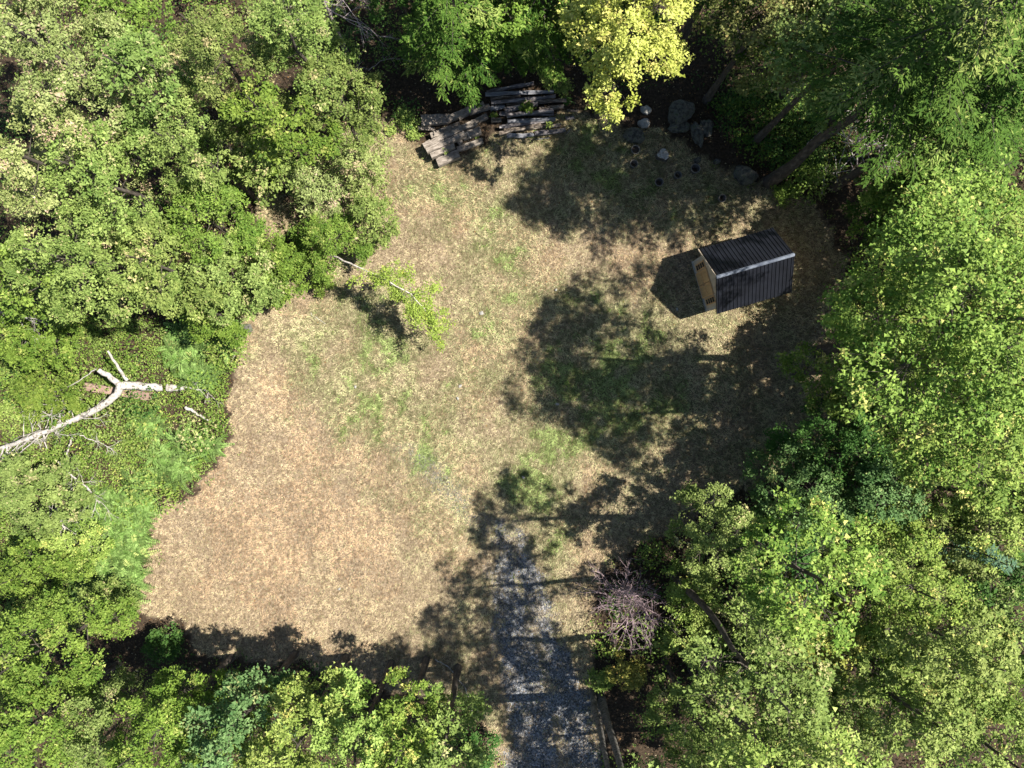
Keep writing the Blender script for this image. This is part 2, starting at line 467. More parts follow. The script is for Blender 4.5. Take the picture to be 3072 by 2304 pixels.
# the driveway itself: a thin ragged-edged sheet lying on the ground
def build_drive():
    st = 0.1
    xa = np.arange(-4.2, 6.2, st); ya = np.arange(-24.0, -5.5, st)
    X, Y = np.meshgrid(xa, ya)
    lw, rd, gr = zones((X+st/2).ravel(), (Y+st/2).ravel())
    px, py = px_of((X+st/2).ravel(), (Y+st/2).ravel())
    keep = (rd > 0.6) & (fbm(px*0.05, py*0.05, 44) > 0.36)
    nx_ = len(xa)+1
    xa2 = np.append(xa, xa[-1]+st); ya2 = np.append(ya, ya[-1]+st)
    XX, YY = np.meshgrid(xa2, ya2)
    r, c = np.divmod(np.nonzero(keep)[0], len(xa))
    i0 = r*nx_+c
    q = np.stack([i0, i0+1, i0+nx_+1, i0+nx_], -1)
    used, inv = np.unique(q, return_inverse=True)
    vx, vy = XX.ravel()[used], YY.ravel()[used]
    jr = np.random.default_rng(5)
    vx = vx + jr.normal(0, 0.02, len(vx)); vy = vy + jr.normal(0, 0.02, len(vy))
    v = np.stack([vx, vy, gz(vx, vy)+0.006], -1)
    m, nt, N, L, b = new_mat('driveway_gravel')
    vo = N.new('ShaderNodeTexVoronoi'); vo.inputs['Scale'].default_value = 17.0
    tc = N.new('ShaderNodeTexCoord'); L.new(tc.outputs['Object'], vo.inputs['Vector'])
    sp = N.new('ShaderNodeSeparateColor'); L.new(vo.outputs['Color'], sp.inputs[0])
    rm = ramp_node(nt, sp.outputs[0], [(0.0, (0.032, 0.034, 0.038)), (0.5, (0.11, 0.114, 0.122)), (1.0, (0.30, 0.305, 0.315))])
    nn = noise_node(nt, 1.1, 5, 0.6)
    br = ramp_node(nt, nn.outputs['Fac'], [(0.45, (1, 1, 1)), (0.62, (0.75, 0.62, 0.45))])
    mx = N.new('ShaderNodeMix'); mx.data_type = 'RGBA'; mx.blend_type = 'MULTIPLY'; mx.inputs[0].default_value = 1
    L.new(rm.outputs[0], mx.inputs[6]); L.new(br.outputs[0], mx.inputs[7]); L.new(mx.outputs[2], b.inputs['Base Color'])
    b.inputs['Roughness'].default_value = 0.9
    bp = N.new('ShaderNodeBump'); bp.inputs['Strength'].default_value = 0.9; bp.inputs['Distance'].default_value = 0.03
    L.new(vo.outputs['Distance'], bp.inputs['Height']); L.new(bp.outputs[0], b.inputs['Normal'])
    o = obj('driveway', mesh_np('driveway', v, [inv.reshape(-1, 4)], m, smooth=True))
    tag(o, 'blue-grey gravel driveway entering from the bottom edge', 'driveway', kind='structure')
build_drive()

# ------------------------------------------------------------------ trees
def poly_branch(base, d, ln, n, rng, up=0.25, wob=0.06):
    d = d/np.linalg.norm(d)
    pts = [np.array(base)]
    cur = d.copy()
    for i in range(n):
        cur = cur + np.array([0, 0, up/n]) + rng.normal(0, wob, 3)
        cur /= np.linalg.norm(cur)
        pts.append(pts[-1]+cur*ln/n)
    return np.array(pts)

PAL = {   # leaf colours: (main, light, rare accent, accent share)
    'olive':  ((0.075, 0.125, 0.024), (0.235, 0.300, 0.082), (0.40, 0.37, 0.17), 0.05),
    'pale':   ((0.130, 0.175, 0.040), (0.330, 0.375, 0.140), (0.50, 0.38, 0.25), 0.08),
    'green':  ((0.052, 0.110, 0.013), (0.185, 0.262, 0.046), (0.30, 0.34, 0.09), 0.05),
    'deep':   ((0.024, 0.070, 0.012), (0.075, 0.150, 0.032), (0.13, 0.18, 0.05), 0.06),
    'blue':   ((0.042, 0.100, 0.026), (0.150, 0.240, 0.080), (0.25, 0.28, 0.10), 0.05),
    'maple':  ((0.056, 0.125, 0.014), (0.230, 0.315, 0.062), (0.46, 0.45, 0.13), 0.07),
    'yellow': ((0.195, 0.240, 0.026), (0.490, 0.530, 0.135), (0.60, 0.56, 0.16), 0.07),
    'lime':   ((0.095, 0.165, 0.022), (0.310, 0.385, 0.100), (0.48, 0.47, 0.13), 0.04),
    'gold':   ((0.140, 0.165, 0.028), (0.315, 0.330, 0.080), (0.50, 0.38, 0.09), 0.10),
    'hemlock':((0.022, 0.062, 0.009), (0.090, 0.155, 0.026), (0.22, 0.28, 0.07), 0.13),
    'spruce': ((0.055, 0.115, 0.065), (0.120, 0.205, 0.125), (0.15, 0.22, 0.13), 0.1),
    'brown':  ((0.100, 0.120, 0.030), (0.230, 0.245, 0.080), (0.36, 0.28, 0.11), 0.12),
}
LEAFN = [0]

def leaf_colors(pal, rng, grp, n, extra=0.0):
    main, light, acc, share = PAL[pal]
    gr = rng.random(int(grp.max())+1)
    f = np.clip(gr[grp]*0.55 + rng.random(n)*0.6 + extra, 0, 1.12)[:, None]
    c = np.array(main)*(1-f)+np.array(light)*f
    ga = rng.random(int(grp.max())+1) < share
    a = (ga[grp] & (rng.random(n) < 0.7)) | (rng.random(n) < share*0.3)
    c = np.where(a[:, None], np.array(acc)*rng.uniform(0.7, 1.1, n)[:, None], c)
    return c*rng.uniform(0.8, 1.15, n)[:, None]

def build_tree(name, label, cat, loc, h, R, pal, style='broad', lai=2.9, h0=0.3, seed=0, group=None, bark='bark',
               leafL=0.104, lean=(0, 0), trunk_r=None):
    rng = np.random.default_rng(1000+seed)
    t = thing(name, label, cat, (loc[0], loc[1], float(gz(loc[0], loc[1]))), 0.0, group)
    mb = MB()
    tr = trunk_r or 0.02+0.0125*h
    nt_ = 7
    s = np.linspace(0, 1, nt_)
    wob = rng.normal(0, 0.012*h, (nt_, 2))*s[:, None]
    trunk = np.stack([wob[:, 0]+lean[0]*s**1.2, wob[:, 1]+lean[1]*s**1.2, s*h*0.95], -1)
    trunk[0, 2] = -0.15
    mb.tube(trunk, tr*(1-0.85*s)*np.where(s == 0, 1.35, 1), 7)
    def trunk_at(z):
        return np.array([np.interp(z, trunk[:, 2], trunk[:, 0]), np.interp(z, trunk[:, 2], trunk[:, 1]), z])
    seg_a, seg_b, seg_g, seg_w = [], [], [], []       # twig segments carrying leaves
    g = 0
    if style == 'conifer':
        n1 = int(34+h*2.2)
        for i in range(n1):
            u = (i+rng.random())/n1
            z0 = h*(h0+(0.985-h0)*u)
            az = i*2.39996+rng.normal(0, 0.25)
            ln = R*((1-u)**0.75*0.95+0.05)*rng.uniform(0.75, 1.12)
            d = np.array([math.cos(az), math.sin(az), rng.uniform(-0.15, 0.12)+0.35*u])
            p = poly_branch(trunk_at(z0), d, ln, 6, rng, up=-0.30, wob=0.04)
            mb.tube(p, np.linspace(0.010+0.010*ln, 0.004, 7), 4, cap=False)
            nn = max(3, int(ln*5.5))
            for j in range(nn):
                f = 0.15+0.85*(j+rng.random())/nn
                q = np.array([np.interp(f*6, np.arange(7), p[:, c]) for c in range(3)])
                k = min(5, int(f*6)); dd = unit(p[k+1]-p[k])
                side = np.cross(dd, [0, 0, 1.0])*(1 if j % 2 else -1)
                l2 = ln*(0.42*(1-f)+0.12)*rng.uniform(0.7, 1.2)
                e = q + unit(dd*0.9+side*rng.uniform(0.6, 1.0)+np.array([0, 0, -0.22]))*l2
                seg_a.append(q); seg_b.append(e); seg_g.append(g); seg_w.append(l2+0.1)
            seg_a.append(p[3]); seg_b.append(p[6]); seg_g.append(g); seg_w.append(ln*0.5)
            g += 1
        LL, WW, sig = 0.17, 0.055, 0.05
    else:
        K = int(9+R*2.6)
        seg_n = []; seg_t = []
        for l in range(K):
            u = (l+0.5)/K
            az = l*2.39996+rng.normal(0, 0.35)
            rl = R*rng.uniform(0.26, 0.44)*(1.0-0.15*u)
            if style == 'shrub':
                env = math.sqrt(max(0.0, 1-u**1.6)); cz = h*(0.30+0.52*u)
            else:
                env = math.sqrt(max(0.0, 1-((u-0.28)/0.74)**2)); cz = h*(h0+0.10+(0.80-h0)*u)
            off = max(0.0, R*env*rng.uniform(0.62, 1.0)-rl*0.55)
            tz = max(0.05, cz-off*0.55-rl*0.4)
            b0 = trunk_at(min(tz, h*0.93))
            c = np.array([trunk_at(min(cz, h*0.95))[0]+math.cos(az)*off, trunk_at(min(cz, h*0.95))[1]+math.sin(az)*off, min(cz, h-rl*0.55)])
            mid = (b0+c)/2+np.array([0, 0, -0.06*off])+rng.normal(0, 0.05*R*0.3, 3)
            pb = np.array([b0, (b0*0.55+mid*0.45)+rng.normal(0, 0.03, 3), mid, (mid*0.5+c*0.5)+rng.normal(0, 0.04, 3), c-np.array([0, 0, rl*0.2])])
            ln = np.linalg.norm(c-b0)
            mb.tube(pb, np.linspace(0.012+0.008*ln, 0.008, 5), 4, cap=False)
            nc = max(7, int(24*rl*rl+8))
            dirs = unit(rng.normal(0, 1, (nc, 3))*np.array([1, 1, 0.75])+np.array([math.cos(az)*0.35*(off > 0), math.sin(az)*0.35*(off > 0), 0.55]))
            rr = rng.uniform(0.78, 1.02, nc)
            fing = rng.random(nc) < 0.16
            rr = np.where(fing, rr*rng.uniform(1.15, 1.5, nc), rr)
            cp = c+dirs*rr[:, None]*np.array([rl, rl, rl*0.72])
            lw_ = rng.uniform(0.6, 1.3)
            for q_ in range(nc):
                if q_ % 2 == 0:
                    mb.tube(np.array([pb[-1] if q_ % 4 else pb[-2], cp[q_]]), [0.010, 0.004], 3, cap=False)
                st = pb[-1]+(cp[q_]-pb[-1])*(0.55 if fing[q_] else 0.86)
                seg_a.append(st); seg_b.append(cp[q_]); seg_g.append(g); seg_w.append(rl*lw_*rng.lognormal(0, 0.5)/nc*8*rl); seg_n.append(dirs[q_]); seg_t.append((0.30 if fing[q_] else -0.06)+0.12*(u-0.5))
                g += 1
        LL = leafL*rng.uniform(0.82, 1.2); WW = LL*0.72
        sig = 0.075+0.012*R
    sa, sb = np.array(seg_a), np.array(seg_b); sg = np.array(seg_g); sw = np.array(seg_w); sw /= sw.sum()
    n = int(lai*math.pi*R*R/(LL*WW*0.5))
    n = min(n, 50000)
    LEAFN[0] += n
    pick = rng.choice(len(sa), n, p=sw)
    tt = rng.random(n)**(0.75)
    ax_ = unit(sb-sa)[pick]
    pos = sa[pick]+(sb-sa)[pick]*tt[:, None]
    if style == 'conifer':
        pos = pos + rng.normal(0, 1, (n, 3))*np.array([sig, sig, sig*0.5])
        side = np.cross(ax_, [0, 0, 1.0])*rng.choice([-1, 1], n)[:, None]
        axis = ax_*0.8+side*rng.uniform(0.1, 0.9, n)[:, None]+rng.normal(0, 0.15, (n, 3))
        nor = np.array([0, 0, 1.0])+rng.normal(0, 0.28, (n, 3))
        fold = 0.1
    else:
        pos = pos + rng.normal(0, 1, (n, 3))*np.array([sig, sig, sig*0.7])
        axis = ax_*0.35+rng.normal(0, 0.6, (n, 3))*np.array([1, 1, 0.35])+np.array([0, 0, -0.15])
        nor = np.array([0, 0, 0.75])+np.array(seg_n)[pick]*0.55+rng.normal(0, 0.38, (n, 3))
        fold = 0.2
    sc = np.clip(rng.lognormal(-0.08, 0.30, n), 0.45, 1.7)
    v, q = leaf_arrays(pos, axis, nor, LL*sc, WW*sc, fold)
    col = leaf_colors(pal, rng, sg[pick], n, 0.0 if style == 'conifer' else np.array(seg_t)[pick])*rng.uniform(0.88, 1.14)*rng.uniform(0.95, 1.05, 3)
    v[:, 2] = np.maximum(v[:, 2], 0.03)
    obj('trunk', mb.mesh('trunk', M[bark], smooth=True), t)
    obj('crown', mesh_np('crown', v, [q], M['needle' if style == 'conifer' else 'leaf'], tint=col), t)
    return t

SEED = [0]
def tree(px, py, rpx, h, pal, label, name='broadleaf_tree', cat='tree', style='broad', hc=0.72, **kw):
    """crown seen around photo point (px,py) with radius rpx; stands upright under it"""
    SEED[0] += 1
    x, y = W(px, py, h*hc)
    R = rpx*(H-h*hc)/F
    return build_tree(name, label, cat, (x, y), h, R, pal, style, seed=SEED[0], **kw)

def base_tree(px, py, R, h, pal, label, name='broadleaf_tree', cat='tree', style='broad', **kw):
    """the foot of the trunk is at photo point (px,py)"""
    SEED[0] += 1
    return build_tree(name, label, cat, W(px, py), h, R, pal, style, seed=SEED[0], **kw)

G_W = 'woods north-west of the clearing'
# --- upper left woods
tree(-40, -30, 200, 13, 'pale', 'pale tree mostly beyond the top left corner', group=G_W)
tree(110, 130, 240, 13.5, 'pale', 'tall pale green tree with pinkish leaf tips in the top left corner', group=G_W)
tree(70, 470, 220, 13, 'pale', 'tall pale tree with pinkish tips at the left edge, below the corner tree', group=G_W)
tree(350, 40, 130, 8, 'green', 'dark green low tree between pale crowns along the top edge', group=G_W)
tree(430, 240, 170, 11, 'olive', 'olive tree with thin crown beside the dark gap near top left', group=G_W)
tree(660, 170, 170, 11.5, 'olive', 'fine-leaved olive tree reaching the top edge, left of the dead branches', group=G_W, leafL=0.092)
tree(880, 110, 165, 11, 'olive', 'fine-leaved olive tree directly beside the grey dead branches at top', group=G_W, leafL=0.092)
tree(560, 440, 160, 10, 'olive', 'olive tree in the middle of the upper left woods', group=G_W)
tree(300, 540, 200, 11, 'olive', 'broad olive tree next to the pale left edge trees', group=G_W)
tree(800, 340, 165, 9.5, 'green', 'mid green tree below the fine-leaved olive crowns', group=G_W)
tree(1000, 300, 140, 7.5, 'olive', 'small olive tree nearest to the timber pile', group=G_W, leafL=0.098)
tree(600, 650, 160, 8, 'green', 'deep green rounded tree left of the bare soil patch', group=G_W)
tree(230, 770, 210, 11, 'olive', 'broad olive tree above the fallen white tree, second from left edge', group=G_W)
tree(50, 830, 160, 10, 'green', 'bright green tree at the left edge above the fallen white tree', group=G_W)
tree(470, 790, 170, 9, 'olive', 'olive tree overhanging the dark hollow above the fallen white tree', group=G_W)
tree(790, 490, 105, 6.5, 'olive', 'small olive tree just above the bare soil patch', group=G_W)
tree(670, 820, 150, 6.5, 'olive', 'small olive tree at the wood edge above the fern-filled corner', group=G_W)
tree(1060, 470, 105, 4.2, 'pale', 'pale bushy shrub at the clearing edge below the timber pile', 'shrub', 'shrub', 'shrub', h0=0.1, lai=2.0, leafL=0.092)
tree(930, 560, 110, 4.0, 'pale', 'thin pale shrub right above the bare soil patch', 'shrub', 'shrub', 'shrub', h0=0.1, lai=1.6, leafL=0.092)
tree(1100, 640, 95, 3.6, 'olive', 'olive shrub jutting into the clearing above the bent birch', 'shrub', 'shrub', 'shrub', h0=0.1, lai=2.2, leafL=0.092)
tree(970, 720, 120, 4.2, 'green', 'green shrub below the bare soil patch, beside the bent birch', 'shrub', 'shrub', 'shrub', h0=0.1, leafL=0.092)
tree(830, 790, 120, 4.5, 'green', 'green shrub at the wood edge left of the bent birch shadow', 'shrub', 'shrub', 'shrub', h0=0.1, leafL=0.092)
tree(600, 930, 120, 5.0, 'green', 'green shrub at the lower corner of the upper left woods', 'shrub', 'shrub', 'shrub', h0=0.1, leafL=0.098)
tree(960, 848, 36, 1.1, 'green', 'knee-high green tuft standing alone at the foot of the birch shadow', 'shrub', 'shrub', 'shrub', h0=0.1, leafL=0.09)
# --- left edge, lower
tree(40, 1010, 140, 6, 'green', 'bright green leafy tree at the left edge beside the fallen tree fork', 'broadleaf_tree', 'tree', 'shrub', h0=0.12)
tree(110, 1190, 120, 3.2, 'green', 'low green bush under the long limb of the fallen tree', 'shrub', 'shrub', 'shrub', h0=0.1, lai=2.4, leafL=0.098)
tree(60, 1480, 150, 4.5, 'olive', 'olive bush at the left edge below the fallen tree limb', 'shrub', 'shrub', 'shrub', h0=0.1, leafL=0.098)
tree(180, 1650, 110, 2.5, 'lime', 'light green bush between the fern bed and the left edge', 'shrub', 'shrub', 'shrub', h0=0.1, leafL=0.092)
tree(50, 1730, 120, 5.5, 'green', 'small green tree at the left edge level with the fern bed', 'broadleaf_tree', 'tree', 'shrub', h0=0.15)
tree(280, 1830, 100, 3.5, 'olive', 'rounded olive bush at the lower end of the fern bed', 'shrub', 'shrub', 'shrub', h0=0.1, leafL=0.08)
tree(100, 1960, 200, 8.5, 'green', 'bright green tree in the lower left, largest at the left edge', group='trees along the south edge')
tree(60, 2200, 200, 9.5, 'green', 'green tree filling the bottom left corner', group='trees along the south edge')
tree(330, 2200, 160, 8.5, 'olive', 'dull olive tree second from the bottom left corner', group='trees along the south edge')
# --- bottom edge
G_S = 'trees along the south edge'
tree(455, 2205, 160, 10.5, 'green', 'green tree behind the dark hollow in the lower left', group=G_S, h0=0.30, lai=3.4)
tree(690, 2205, 165, 11, 'blue', 'blue-green tree at the clearing edge, left of the yellowing trees', group=G_S, h0=0.30, lai=3.4)
tree(560, 2240, 150, 8, 'green', 'green tree on the bottom edge below the blue-green tree', group=G_S)
tree(890, 2220, 165, 11, 'lime', 'yellow-green tree with rusty sprays at the lower clearing edge', group=G_S, h0=0.30, lai=3.4)
tree(800, 2270, 140, 8.5, 'maple', 'yellow-green tree on the bottom edge, in front of the rusty-sprayed tree', group=G_S)
tree(1060, 2255, 165, 11.3, 'lime', 'light green tree on the bottom edge, middle of the lower row', group=G_S, h0=0.30, lai=3.4)
tree(1200, 2230, 135, 11, 'maple', 'slim yellow-green tree at the clearing edge next to the long curved stick', group=G_S, h0=0.30, lai=3.4)
tree(1325, 2260, 130, 11, 'olive', 'olive tree at the right end of the lower row, touching the curved stick', group=G_S, h0=0.30, lai=3.4)
tree(1210, 2300, 120, 7, 'maple', 'light green tree cut by the bottom edge near the driveway', group=G_S)
tree(1440, 2270, 60, 2.2, 'deep', 'small dark green bush at the left side of the driveway', 'shrub', 'shrub', 'shrub', h0=0.1)
tree(470, 1950, 70, 1.8, 'deep', 'low dark bush in the shade at the lower left clearing corner', 'shrub', 'shrub', 'shrub', h0=0.1)
# --- lower right woods
G_E = 'woods south-east of the clearing'
tree(2165, 1630, 155, 8.5, 'olive', 'rounded pale olive tree nearest the clearing above the bare shrub', group=G_E, leafL=0.098)
tree(2085, 1790, 105, 3.8, 'lime', 'yellowish shrub touching the bare grey shrub', 'shrub', 'shrub', 'shrub', h0=0.1, leafL=0.098)
tree(2090, 1950, 105, 3.8, 'lime', 'yellow-green shrub below the bare grey shrub', 'shrub', 'shrub', 'shrub', h0=0.1, leafL=0.098)
tree(1885, 2020, 70, 1.9, 'gold', 'orange and yellow shrub beside the driveway', 'shrub', 'shrub', 'shrub', h0=0.1, leafL=0.105)
tree(1800, 2045, 45, 1.3, 'lime', 'small yellow shrub at the foot of the twin trunk', 'shrub', 'shrub', 'shrub', h0=0.1, leafL=0.105)
tree(2430, 1530, 190, 8.0, 'blue', 'blue-green tree below the big maple at the clearing edge', group=G_E)
tree(2640, 1480, 170, 9, 'blue', 'blue-green tree under the lower rim of the big maple', group=G_E)
tree(2350, 1690, 150, 9.0, 'deep', 'dark green low tree right of the round olive crown', group=G_E)
tree(2270, 1870, 125, 9.5, 'olive', 'thin olive tree with bare twigs in the lower right woods', group=G_E, lai=1.8)
tree(2700, 1740, 200, 11, 'maple', 'yellow-green tree in the middle of the lower right woods', group=G_E)
tree(2870, 1930, 210, 12, 'lime', 'bright yellow-green tree, largest in the lower right woods', group=G_E)
tree(2740, 2130, 190, 11.5, 'lime', 'bright yellow-green tree below the largest one near the bottom edge', group=G_E)
tree(2960, 2230, 190, 12, 'lime', 'yellow-green tree in the bottom right corner', group=G_E)
tree(2480, 1920, 160, 8, 'gold', 'olive tree with orange leaves in the lower right woods', group=G_E)
tree(2330, 2120, 165, 8.5, 'olive', 'olive tree mixed with bare twigs near the bottom edge', group=G_E, lai=2.2, leafL=0.098)
tree(2110, 2190, 150, 9.5, 'olive', 'grey-olive tree beside the twin trunk at the bottom edge', group=G_E, leafL=0.092)
tree(2540, 2240, 150, 8.5, 'olive', 'olive tree cut by the bottom edge left of the yellow-green trees', group=G_E, leafL=0.098)
tree(2220, 2290, 130, 7.5, 'olive', 'olive tree cut by the bottom edge, right of the grey-olive one', group=G_E, leafL=0.092)
tree(2900, 1600, 170, 9, 'olive', 'brownish olive tree around the small blue spruce', group=G_E, lai=2.6)
tree(3040, 1740, 130, 9.5, 'deep', 'dark green tree at the right edge above the yellow-green woods', group=G_E)
tree(3050, 1520, 150, 10, 'green', 'green tree at the right edge below the big maple', group=G_E)
tree(3030, 1900, 140, 9.5, 'olive', 'olive tree at the right edge beside the largest yellow-green one', group=G_E)
tree(2600, 1640, 130, 7.5, 'olive', 'low olive tree between the blue-green trees and the yellow-green woods', group=G_E)
tree(2990, 2080, 150, 9.0, 'maple', 'green tree at the right edge above the bottom right corner', group=G_E)
tree(2420, 1790, 120, 6.0, 'green', 'low green tree in the shaded middle of the lower right woods', group=G_E)
tree(2650, 2020, 140, 7.5, 'green', 'low green tree left of the bright yellow-green trees', group=G_E)
tree(2955, 1670, 70, 10, 'spruce', 'small blue-green spruce tip among the olive crowns', 'spruce_tree', 'tree', 'conifer', hc=0.85, h0=0.3)
tree(2240, 2010, 90, 3.0, 'deep', 'dark green shrub in the shaded middle of the lower right woods', 'shrub', 'shrub', 'shrub', h0=0.1)
# --- right: the big maples
G_M = 'big maples east of the clearing'
base_tree(2450, 1055, 4.3, 17.5, 'maple', 'big tall yellow-green maple reaching out over the clearing', 'maple_tree', group=G_M, h0=0.52, lai=2.8, leafL=0.098, lean=(-1.7, 0.2))
base_tree(2480, 1205, 3.0, 15.5, 'maple', 'big maple just below the tallest one, its sprays over the dark lawn', 'maple_tree', group=G_M, h0=0.5, lai=2.6, leafL=0.098, lean=(-1.2, 0.0))
base_tree(2385, 1120, 2.3, 9.0, 'maple', 'mid-height maple whose sprays hang over the dark lawn below the shed', 'maple_tree', group=G_M, h0=0.4, lai=2.6)
base_tree(2600, 1140, 3.0, 10.0, 'maple', 'mid-height maple filling the gap behind the two big ones', 'maple_tree', group=G_M, h0=0.35, lai=3.0)
base_tree(2640, 800, 3.7, 7.2, 'maple', 'big maple with yellow upright sprays behind the shed', 'maple_tree', group=G_M, h0=0.25, lai=3.4, leafL=0.095)
base_tree(2800, 820, 3.0, 7.8, 'lime', 'low maple at the right edge behind the yellow-sprayed one', 'maple_tree', group=G_M, h0=0.3, lai=3.0)
base_tree(2560, 1000, 2.3, 7.0, 'maple', 'low yellow-green maple between the shed and the big maples', 'maple_tree', group=G_M, h0=0.2, lai=3.2, leafL=0.105)
base_tree(2720, 1330, 3.8, 12.0, 'lime', 'yellow-topped maple below the big ones at the right edge', 'maple_tree', group=G_M, h0=0.4, lai=3.2)
base_tree(2830, 1060, 3.6, 11.5, 'green', 'green maple at the right edge behind the big ones', 'maple_tree', group=G_M, h0=0.4)
base_tree(2380, 1330, 2.4, 7.5, 'deep', 'dark green tree in the shade under the big maples, nearest the lawn', group=G_M)
# --- upper right: hemlocks and thin trees
G_H = 'hemlocks north-east of the clearing'
base_tree(2310, 545, 3.5, 18.0, 'hemlock', 'tall dark hemlock whose bare trunk leans past the grey boulder', 'hemlock_tree', style='conifer', group=G_H, h0=0.62, trunk_r=0.27)
base_tree(2500, 560, 3.3, 15.5, 'hemlock', 'dark hemlock right of the long bare trunk', 'hemlock_tree', style='conifer', group=G_H, h0=0.56)
base_tree(2640, 660, 2.8, 9.0, 'hemlock', 'dark hemlock between the brush heap and the yellow maple', 'hemlock_tree', style='conifer', group=G_H, h0=0.25)
base_tree(2480, 370, 3.0, 14.5, 'hemlock', 'hemlock in the top right corner', 'hemlock_tree', style='conifer', group=G_H, h0=0.4)
base_tree(2265, 425, 2.7, 12.5, 'olive', 'thin olive tree with visible limbs near the top edge', group=G_H, h0=0.5, lai=1.7, leafL=0.098)
base_tree(2120, 300, 2.4, 11.5, 'brown', 'sparse brownish tree right of the black gap at the top', group=G_H, h0=0.45, lai=1.6, leafL=0.098)
base_tree(2330, 300, 2.2, 12, 'olive', 'sparse olive tree cut by the top edge', group=G_H, h0=0.45, lai=1.8, leafL=0.098)
# --- top edge
G_N = 'trees along the north edge'
base_tree(1792, 345, 2.5, 11.5, 'yellow', 'brilliant yellow maple behind the log pile', 'maple_tree', group=G_N, h0=0.48, lai=3.4)
base_tree(1385, 248, 2.9, 13.0, 'hemlock', 'hemlock with straight grey trunk behind the timber pile', 'hemlock_tree', style='conifer', group=G_N, h0=0.25)
base_tree(1610, 185, 2.7, 11.0, 'hemlock', 'dark hemlock between the log pile and the yellow maple', 'hemlock_tree', style='conifer', group=G_N, h0=0.22)
base_tree(1500, 200, 2.2, 9.0, 'green', 'light green tree above the log pile at the top edge', group=G_N, h0=0.3)
base_tree(1720, 150, 2.4, 8.0, 'deep', 'dark green tree left of the yellow maple crown', group=G_N, h0=0.3)
base_tree(1250, 130, 1.6, 8.5, 'deep', 'dark green slim tree right of the grey dead branches', group=G_N, h0=0.3)
tree(1285, 170, 34, 4.2, 'lime', 'narrow column of yellow leaves behind the timber pile', 'sapling', 'sapling', 'shrub', h0=0.08, leafL=0.11, lai=5)
base_tree(2040, 130, 2.8, 13.0, 'deep', 'dark tree at the top edge right of the yellow maple', group=G_N, h0=0.4)
base_tree(2210, 180, 3.0, 14.0, 'hemlock', 'hemlock at the top edge behind the sparse brownish tree', 'hemlock_tree', style='conifer', group=G_H, h0=0.3)
base_tree(2400, 200, 3.2, 14.5, 'hemlock', 'hemlock at the top edge left of the corner hemlock', 'hemlock_tree', style='conifer', group=G_H, h0=0.3)
base_tree(2640, 480, 3.0, 14.0, 'hemlock', 'hemlock at the right edge above the yellow-sprayed maple', 'hemlock_tree', style='conifer', group=G_H, h0=0.3)
base_tree(1440, 90, 2.6, 11.5, 'hemlock', 'hemlock cut by the top edge above the timber pile', 'hemlock_tree', style='conifer', group=G_N, h0=0.2)
base_tree(1900, 110, 2.4, 10.0, 'deep', 'dark green tree half behind the yellow maple at the top edge', group=G_N, h0=0.3)
base_tree(2020, 1720, 2.6, 15.0, 'olive', 'tall slim olive tree behind the bare grey shrub', group=G_E, h0=0.64, lai=1.5)
base_tree(2040, 1890, 2.8, 18.0, 'lime', 'tall yellow-green tree between the bare shrub and the twin trunk', group=G_E, h0=0.6, lai=1.5)
base_tree(2080, 2010, 2.8, 15.0, 'olive', 'tall olive tree right of the twin trunk', group=G_E, h0=0.55, lai=1.5)
base_tree(2110, 1530, 2.4, 15.5, 'maple', 'tall slim tree at the clearing edge above the round olive crown', group=G_E, h0=0.62, lai=1.9)
base_tree(2040, 2180, 2.8, 11.0, 'olive', 'olive tree beyond the bottom edge shading the driveway', group=G_S, h0=0.35)
base_tree(2000, 2380, 3.0, 12.0, 'olive', 'olive tree below the bottom edge shading the driveway mouth', group=G_S, h0=0.35)
base_tree(1280, 40, 2.2, 10.0, 'deep', 'dark tree at the top edge between dead tree and hemlocks', group=G_N, h0=0.3)
# trees outside the frame whose crowns lean in or that close the woods
TWIN = base_tree(1800, 2085, 3.3, 17.0, 'olive', 'twin-stemmed tree beside the driveway, its crown below the bottom edge', 'twin_trunk_tree', group=G_S, h0=0.60, lai=3.0, trunk_r=0.20, bark='greybark')

def second_stem():
    rng = np.random.default_rng(3)
    mb = MB()
    s = np.linspace(0, 1, 8)
    p = np.stack([-0.35-0.35*s+rng.normal(0, 0.03, 8), 0.1+0.25*s, s*13-0.1], -1)
    mb.tube(p, 0.17*(1-0.8*s), 7)
    obj('trunk', mb.mesh('trunk', M['greybark'], smooth=True), TWIN)
second_stem()

